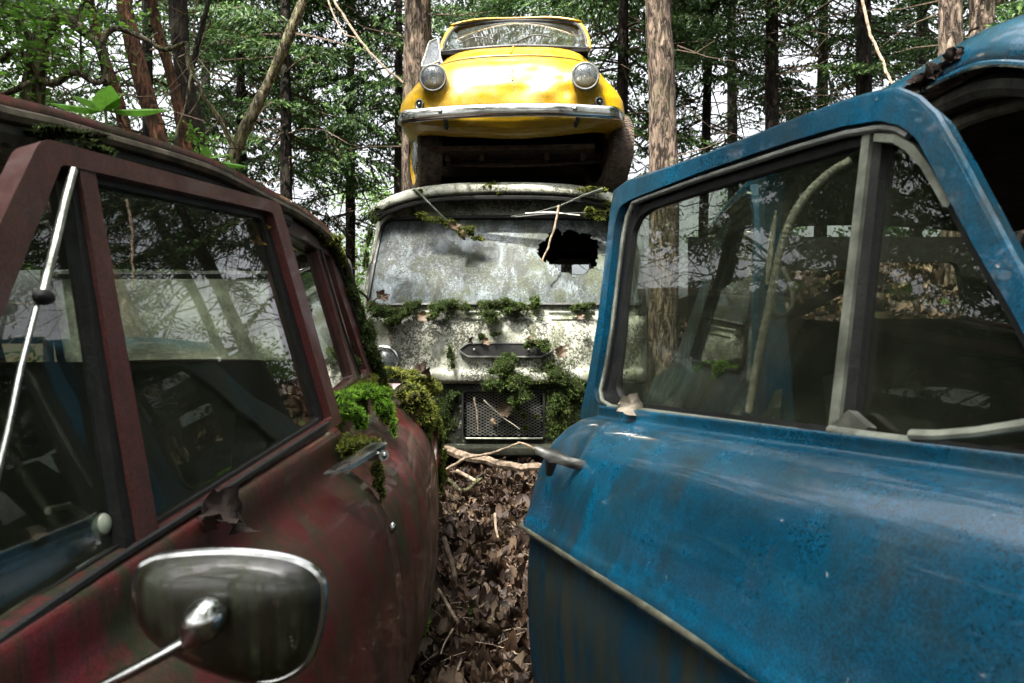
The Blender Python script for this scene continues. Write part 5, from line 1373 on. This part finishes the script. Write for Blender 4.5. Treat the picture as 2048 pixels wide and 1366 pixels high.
# ================================================================ moss, leaves, seedlings
def E(px, py, Y, r): return (tuple(P(px, py, Y)), r)
moss('moss', [E(685, 815, 1.40, (.026, .05, .016)), E(706, 826, 1.42, (.022, .045, .018)), E(672, 796, 1.42, (.016, .05, .014)), E(722, 842, 1.42, (.012, .03, .018)), E(694, 790, 1.48, (.02, .04, .012))], M['moss_bright'], .0075, 1.5, 'bright green moss cushion behind the maroon door post')
moss('moss', [E(735, 780, 1.68, (.036, .07, .018)), E(762, 795, 1.66, (.024, .05, .028)), E(778, 822, 1.66, (.014, .04, .032)), E(788, 848, 1.64, (.008, .02, .024)), E(710, 782, 1.62, (.024, .05, .014))], M['moss_bright'], .008, 1.4, 'long moss cushion hanging over the shoulder of the maroon rear door', hang=.5)
moss('moss', [E(650, 868, 1.31, (.03, .03, .010)), E(690, 880, 1.30, (.045, .04, .014)), E(720, 890, 1.27, (.03, .03, .014)), E(700, 905, 1.28, (.022, .03, .022)), E(745, 885, 1.26, (.018, .02, .010))], M['moss_gold'], .0075, 1.4, 'olive moss mat growing over the maroon door handle')
moss('moss', [E(755, 935, 1.30, (.012, .02, .025)), E(760, 965, 1.30, (.008, .015, .022)), E(766, 985, 1.29, (.006, .01, .015))], M['moss_gold'], .006, 1.2, 'thin moss streak hanging below the maroon door handle', hang=.6)
moss('moss', [E(835, 800, 2.15, (.05, .09, .05)), E(848, 850, 2.2, (.03, .08, .06)), E(826, 780, 2.1, (.04, .06, .03)), E(862, 830, 2.5, (.03, .08, .06)), E(868, 880, 2.6, (.022, .06, .08)), E(880, 920, 2.7, (.022, .05, .09)), E(884, 950, 2.7, (.014, .04, .05))], M['moss_gold'], .010, 1.3, 'shaggy olive moss hanging off the tail of the maroon car', hang=.6)
moss('moss', [E(845, 760, 2.6, (.06, .09, .02)), E(870, 775, 2.7, (.03, .08, .03)), E(780, 745, 2.2, (.05, .08, .02)), E(815, 748, 2.4, (.05, .08, .015))], M['moss_gold'], .010, 1.0, 'patchy moss and debris on the maroon boot lid')
moss('moss', [E(700, 590, 2.0, (.022, .04, .05)), E(712, 630, 2.02, (.022, .05, .05)), E(725, 665, 2.04, (.028, .05, .05)), E(738, 700, 2.06, (.03, .05, .05)), E(752, 735, 2.08, (.03, .05, .04)), E(690, 560, 1.98, (.012, .03, .04))], M['moss_dark'], .009, 1.3, 'dark moss band down the rear pillar of the maroon car')
moss('moss', [E(700, 700, 1.95, (.012, .03, .05)), E(708, 735, 1.9, (.014, .03, .035)), E(690, 660, 1.95, (.006, .02, .05)), E(712, 762, 1.85, (.02, .04, .02))], M['moss_dark'], .008, 1.0, 'moss creeping along the maroon rear window bead')
moss('moss', [E(655, 478, 1.85, (.03, .05, .018)), E(668, 498, 1.92, (.025, .05, .020)), E(684, 524, 1.95, (.014, .03, .020)), E(640, 466, 1.78, (.018, .03, .008))], M['moss_gold'], .008, 1.4, 'olive moss tuft on the rear roof edge of the maroon car')
moss('moss', [E(838, 1130, 1.75, (.010, .05, .04)), E(842, 1180, 1.72, (.014, .06, .06)), E(846, 1225, 1.68, (.012, .05, .04)), E(832, 1080, 1.78, (.006, .03, .04))], M['moss_bright'], .008, 1.2, 'bright moss fringe low on the maroon rear door', hang=.4)
moss('moss', [E(848, 1005, 2.1, (.010, .04, .05)), E(845, 1040, 2.05, (.010, .04, .05))], M['moss_bright'], .008, 1.0, 'small moss strip on the maroon rear door edge', hang=.4)
moss('moss', [E(120, 268, .93, (.05, .03, .006)), E(185, 300, .98, (.025, .02, .006)), E(215, 318, 1.0, (.012, .01, .008))], M['moss_dark'], .006, .8, 'thin mossy crumbs on the maroon door top')
def mar_fn(u, v):
    Y = 1.35 + 1.95 * u; r = body_row(Y); t = v * 24; i = int(t); a = r[i].lerp(r[i + 1], t - i)
    r2 = body_row(Y + .02); n = (r[i + 1] - r[i]).cross(r2[i] - r[i])
    if n.x < 0: n = -n
    return a, n.normalized()
def mar_mask(u, v):
    Y = 1.35 + 1.95 * u; f = noise.noise(Vector((Y * 7, v * 5, 1))) * .5 + noise.noise(Vector((Y * 22, v * 14, 4))) * .35
    spot = 1.2 * math.exp(-((Y - 1.43) / .10) ** 2 - ((v - .12) / .22) ** 2) + 1.2 * math.exp(-((Y - 1.70) / .13) ** 2 - ((v - .25) / .30) ** 2) + 1.1 * math.exp(-((Y - 2.25) / .30) ** 2 - ((v - .35) / .35) ** 2) + .9 * math.exp(-((Y - 2.8) / .3) ** 2 - ((v - .5) / .4) ** 2)
    return max(0, spot * .8 + .30 * (1 - v * 2.2) + f - .42)
carpet('moss', mar_fn, mar_mask, 90000, M['moss_gold'], .0075, .014, 'ragged moss carpet along the shoulder and window ledge of the maroon car', 3)
def algae_mask(u, v):
    Y = 1.35 + 1.95 * u; return max(0, noise.noise(Vector((Y * 26, v * 1.5, 8))) * .7 + noise.noise(Vector((Y * 60, v * 9, 2))) * .3 - .26) * (v > .3)
def van_fn(u, v):
    x = -.86 + 1.66 * u; z = .30 + .80 * v; return vp(x, z, .022 if z > .65 else -.022), Vector((0, -.9, .44))
VS = [(-.80, 1.05, .12, .05), (-.62, 1.05, .10, .05), (-.40, 1.06, .14, .05), (-.08, 1.06, .16, .05), (.14, 1.07, .12, .05), (.46, 1.06, .08, .04), (-.03, .70, .12, .09), (.06, .62, .14, .08), (.28, .72, .12, .10), (.34, .52, .12, .18), (.30, .38, .12, .10), (.22, .88, .09, .04), (-.32, .80, .04, .08), (-.40, .52, .12, .12), (-.15, .92, .06, .03), (-.70, .95, .06, .05), (.50, .60, .12, .12), (-.38, .38, .12, .06), (.6, .45, .15, .15)]
def van_mask(u, v):
    x = -.86 + 1.66 * u; z = .30 + .80 * v
    if gx0 - .01 < x < gx1 + .01 and gz0 < z < gz1 and z < .58: return 0
    s = sum(math.exp(-((x - a) / c_) ** 2 - ((z - b) / d_) ** 2) for a, b, c_, d_ in VS)
    return max(0, s * .75 + noise.noise(Vector((x * 16, z * 16, 2))) * .5 + noise.noise(Vector((x * 45, z * 45, 7))) * .35 - .38)
carpet('moss', van_fn, van_mask, 70000, M['moss_dark'], .010, .012, 'thin creeping moss spread over the cowl and front of the white van', 5)
# van moss
moss('moss', [E(745, 612, 4.12, (.05, .05, .035)), E(768, 620, 4.1, (.07, .06, .04)), E(800, 628, 4.08, (.06, .06, .045)), E(820, 612, 4.1, (.05, .05, .035)), E(782, 640, 4.06, (.04, .04, .03))], M['moss_dark'], .014, 1.4, 'dark moss heap at the left foot of the van windscreen')
moss('moss', [E(880, 614, 4.08, (.07, .05, .04)), E(905, 608, 4.1, (.06, .05, .04)), E(862, 632, 4.04, (.04, .04, .03)), E(930, 612, 4.1, (.03, .04, .03))], M['moss_dark'], .014, 1.4, 'moss heap on the van cowl left of its centre')
moss('moss', [E(975, 610, 4.08, (.06, .05, .035)), E(1010, 606, 4.1, (.07, .05, .035)), E(982, 632, 4.04, (.045, .04, .04)), E(1040, 612, 4.1, (.05, .05, .03)), E(1072, 602, 4.1, (.035, .04, .045)), E(1025, 618, 4.06, (.04, .04, .03))], M['moss_dark'], .014, 1.4, 'long moss heap under the centre of the van windscreen')
moss('moss', [E(1170, 612, 4.12, (.05, .04, .025)), E(1150, 616, 4.12, (.03, .03, .02))], M['moss_dark'], .014, 1.2, 'small moss heap at the right of the van cowl')
moss('moss', [E(870, 440, 4.22, (.06, .03, .025)), E(900, 448, 4.22, (.05, .04, .03)), E(930, 462, 4.2, (.06, .04, .035)), E(955, 476, 4.2, (.04, .03, .02)), E(845, 430, 4.24, (.03, .03, .02))], M['moss_gold'], .014, 1.2, 'moss tuft hanging from the left van wiper')
moss('moss', [E(1195, 430, 4.25, (.06, .03, .03)), E(1222, 428, 4.25, (.05, .03, .03)), E(1180, 420, 4.26, (.03, .03, .02)), E(1225, 408, 4.28, (.04, .03, .02))], M['moss_gold'], .014, 1.2, 'moss tuft on the upper right of the van windscreen')
moss('moss', [E(745, 430, 4.36, (.03, .02, .05)), E(738, 470, 4.36, (.02, .02, .08)), E(732, 515, 4.36, (.018, .02, .08)), E(765, 415, 4.36, (.05, .02, .02)), E(790, 418, 4.36, (.04, .02, .025)), E(826, 425, 4.36, (.03, .02, .03))], M['moss_dark'], .012, 1.1, 'moss rim along the left edge of the van windscreen')
moss('moss', [E(1010, 735, 4.02, (.08, .04, .07)), E(1035, 760, 4.0, (.07, .04, .06)), E(985, 765, 4.02, (.05, .04, .04)), E(1050, 785, 4.02, (.05, .03, .06)), E(1030, 805, 4.06, (.03, .03, .04)), E(1012, 712, 4.04, (.05, .03, .03))], M['moss_dark'], .014, 1.5, 'shaggy moss beard below the van badge plate', hang=.5)
moss('moss', [E(1075, 685, 4.04, (.055, .03, .025)), E(1092, 695, 4.04, (.035, .03, .025)), E(1058, 690, 4.04, (.03, .02, .02))], M['moss_dark'], .013, 1.3, 'moss clump on the right end of the van badge plate')
moss('moss', [E(1115, 750, 4.05, (.06, .03, .05)), E(1125, 790, 4.1, (.06, .03, .09)), E(1100, 730, 4.05, (.03, .02, .04)), E(1150, 770, 4.1, (.06, .03, .08)), E(1120, 840, 4.14, (.05, .02, .10))], M['moss_dark'], .014, 1.1, 'dark moss curtain right of the van grille', hang=.5)
moss('moss', [E(900, 705, 4.06, (.02, .012, .05)), E(962, 672, 4.05, (.02, .012, .03)), E(904, 730, 4.06, (.015, .012, .03)), E(990, 668, 4.05, (.03, .012, .018))], M['moss_dark'], .012, .9, 'small moss spots around the van badge plate')
moss('moss', [E(890, 820, 4.14, (.05, .02, .09)), E(880, 870, 4.14, (.05, .02, .05)), E(905, 790, 4.12, (.04, .02, .04))], M['moss_dark'], .014, .8, 'moss patches left of the van grille')
moss('moss', [E(1048, 830, 4.12, (.018, .012, .022)), E(1052, 856, 4.12, (.014, .012, .024)), E(1074, 832, 4.12, (.016, .012, .014))], M['moss_gold'], .012, 1.3, 'yellow-green moss flecks caught in the grille mesh')
moss('moss', [E(985, 368, 4.28, (.03, .03, .02)), E(975, 372, 4.26, (.04, .03, .012)), E(998, 380, 4.25, (.02, .02, .03)), E(948, 378, 4.27, (.02, .02, .012))], M['moss_gold'], .012, 1.0, 'small moss tuft in the middle of the van roof edge')
moss('moss', [E(1180, 378, 4.25, (.06, .03, .018)), E(1205, 380, 4.24, (.03, .03, .02)), E(836, 383, 4.28, (.03, .03, .02))], M['moss_gold'], .012, 1.0, 'moss patches on the van roof edge at the wipers')
for px, py, Y, lb in ((905, 1000, 3.05, 'left'), (920, 1060, 2.6, 'mid'), (955, 1165, 2.2, 'low'), (1065, 990, 3.1, 'right')):
    x, y = P(px, py, Y).x, Y
    moss('moss', [((x + random.uniform(-.04, .04), y + random.uniform(-.05, .05), ground_z(x, y) + .01), (.05, .05, .02)) for _ in range(2)], M['moss_dark'], .010, .9,
         {'left': 'moss patch on the ground beside the maroon tail', 'mid': 'moss patch among leaves halfway along the aisle', 'low': 'moss patch in the middle of the nearest leaves', 'right': 'moss patch on the ground beside the blue door edge'}[lb])
g_ = moss('moss', [((.79, 2.3, .80), (.05, .14, .03)), ((.78, 2.45, .80), (.05, .12, .035)), ((.78, 2.65, .80), (.05, .12, .03))], M['moss_bright'], .010, 1.2, 'green moss on the rear window sill of the blue car')

def loose_leaf(p, s, rot, label, v=0, mat='dead_leaf_obj'):
    vv, tt = LEAVES[(v + 3) % len(LEAVES)]; R = np.array(Matrix.Rotation(rot[2], 3, 'Z') @ Matrix.Rotation(rot[0], 3, 'X') @ Matrix.Rotation(rot[1], 3, 'Y'))
    o = fast_mesh('leaf', (vv * s) @ R.T + np.array(tuple(p)), tt, M[mat], loc=tuple(p), smooth=True); tag(o, label, 'leaf'); return o
M['pale_leaf'] = plain('bleached_leaf', (.26, .225, .17), .7, 0, .3, 60, .3)
M['dark_leaf'] = plain('rotten_leaf', (.026, .014, .009), .8, 0, .5, 60, .6)
loose_leaf(BP(1283, 818, .03), .042, (1.1, .2, -.4), 'bleached curled leaf on the window sill of the blue door', 3, 'pale_leaf')
loose_leaf(LP(372, 1035, .040), .050, (.9, .3, .3), 'dark rotten leaf on the sill of the maroon door', 3, 'dark_leaf')
loose_leaf(LP(352, 1050, .04), .036, (.4, .9, 1.3), 'small dark leaf scrap beside the rotten leaf on the maroon sill', 1, 'dark_leaf')
loose_leaf(LP(402, 1062, .045), .036, (1.2, -.4, 2.0), 'dark shrivelled leaf drooping over the maroon door skin', 3, 'dark_leaf')
for px, py, Y, s, r, lb in ((842, 634, 4.02, .075, (1.3, .2, .1), 'brown leaf stuck under the van cowl left of centre'), (776, 660, 4.08, .06, (1.4, .3, 1), 'upper brown leaf on the left of the van nose'), (780, 680, 4.08, .055, (1.5, .1, 2), 'lower brown leaf on the left of the van nose'),
                           (1116, 703, 4.02, .08, (1.4, .2, .4), 'curled brown leaf right of the van badge plate'), (970, 683, 4.02, .05, (1.3, .5, 0), 'leaf scrap on the upper edge of the badge plate'), (940, 682, 4.02, .05, (1.4, 0, 1), 'leaf scrap at the left of the badge plate top'),
                           (1060, 680, 4.0, .06, (1.3, -.4, 2), 'reddish leaf behind the moss clump on the badge plate'), (1158, 633, 4.05, .045, (1.4, .2, 0), 'small leaf right of centre on the van nose'), (760, 592, 4.1, .08, (1.2, .4, .5), 'brown leaf at the lower left corner of the van windscreen'),
                           (1003, 820, 4.1, .09, (1.4, .3, .2), 'brown leaf caught in the middle of the grille mesh'), (985, 845, 4.12, .06, (1.4, .8, 1.4), 'narrow leaf in the lower grille mesh'), (905, 452, 4.14, .07, (1.3, .3, .6), 'brown leaf in the moss tuft on the left wiper'),
                           (925, 470, 4.14, .07, (1.3, -.3, 2.6), 'second brown leaf lower in the moss tuft on the left wiper'), (840, 745, 2.5, .07, (.5, .2, .5), 'brown leaf lying on the maroon boot lid')):
    loose_leaf(P(px, py, Y), s, r, lb, random.choice((0, 2, 3)))
loose_leaf(LP(530, 462, -.03), .05, (1.3, .2, .9), 'yellow leaf stuck behind the top corner of the maroon door glass', 4, 'yellow_leaf')
# rotten debris on the blue roof
AV = []; AT = []; b_ = 0; random.seed(3)
for i in range(46):
    t = random.random(); c = P(1835 + 90 * t, 180 - 62 * t, 1.24 - .12 * t) + Vector((random.gauss(0, .007), random.gauss(0, .010), random.gauss(.002, .004)))
    v, tt = LEAVES[random.randrange(len(LEAVES))]; AV.append((v * random.uniform(.012, .034)) @ np.array(rnd_rot(.8)).T + np.array(tuple(c))); AT.append(tt + b_); b_ += len(v)
dbr = fast_mesh('debris', np.concatenate(AV), np.concatenate(AT), M['dark_leaf'], loc=tuple(P(1880, 150, 1.18)), kind='stuff'); dbr['label'] = 'clump of rotten leaf debris on the blue roof edge'
# cobwebby stems in the grille
stick('twig', [P(948, 795, 4.09), P(954, 830, 4.09), P(955, 870, 4.09)], .005, .003, M['twig_pale'], 'thin upright stalk in the left of the grille mesh', 'twig')
stick('twig', [P(968, 800, 4.08), P(1000, 830, 4.08), P(1040, 858, 4.08)], .003, .002, M['hose'], 'pale thread slanting across the grille mesh', 'twig')
stick('twig', [P(735, 615, 4.0), P(752, 598, 4.02), P(775, 588, 4.05)], .008, .005, M['bark_moss'], 'mossy twig at the lower left corner of the van windscreen', 'twig')

def seedling(label, base, top, leaves, group='seedlings growing on the maroon roof'):
    t = thing('seedling', label, 'plant', tuple(base), group)
    tube('stem', spline([base, base.lerp(top, .5) + Vector((.002, 0, 0)), top], 4), [.0028] * 5 + [.002] * 4, M.setdefault('stem', plain('green_stem', (.10, .14, .04), .6)), t, n=6)
    for (c, e, wd, roll) in leaves:                       # midrib start and tip
        ax = (e - c); L = ax.length; ax.normalize(); s = ax.cross(Vector((0, .25, 1))).normalized(); s = (Matrix.Rotation(roll, 3, ax) @ s); n = s.cross(ax)
        rows = []
        for i in range(13):
            u = i / 12; hw = wd * L * (math.sin(PI * u ** .8) ** .9) * (1 + .06 * ((i % 2) * 2 - 1)) if 0 < i < 12 else .0004
            rows.append([c + ax * (L * u) + s * (hw * k) + n * (-.10 * L * (abs(k)) * math.sin(PI * u) * .8 + -.10 * L * u * u) for k in (-1, -.5, 0, .5, 1)])
        lf = loft('leaf', rows, M['seedling'], t)
    return t
Y1 = 1.12
seedling('larger seedling with four broad leaves on the maroon roof edge', P(214, 278, Y1), P(208, 212, Y1), [
    (P(207, 222, Y1), P(205, 168, Y1 - .02) + Vector((.012, 0, 0)), .42, .2), (P(208, 215, Y1), P(246, 180, Y1), .30, .9), (P(212, 222, Y1), P(334, 208, Y1), .10, .1), (P(205, 222, Y1), P(100, 196, Y1), .13, -.1), (P(206, 212, Y1), P(150, 184, Y1 + .04), .16, .2)])
Y2 = 1.35
seedling('smaller seedling with narrow leaves further along the maroon roof edge', P(406, 352, Y2), P(412, 316, Y2), [
    (P(412, 320, Y2), P(413, 292, Y2), .35, .3), (P(412, 316, Y2), P(458, 303, Y2), .22, .6), (P(414, 320, Y2), P(500, 326, Y2), .10, 0), (P(410, 318, Y2), P(385, 306, Y2), .22, .3), (P(410, 326, Y2), P(380, 328, Y2), .2, .2), (P(412, 330, Y2), P(440, 338, Y2), .18, .2)])
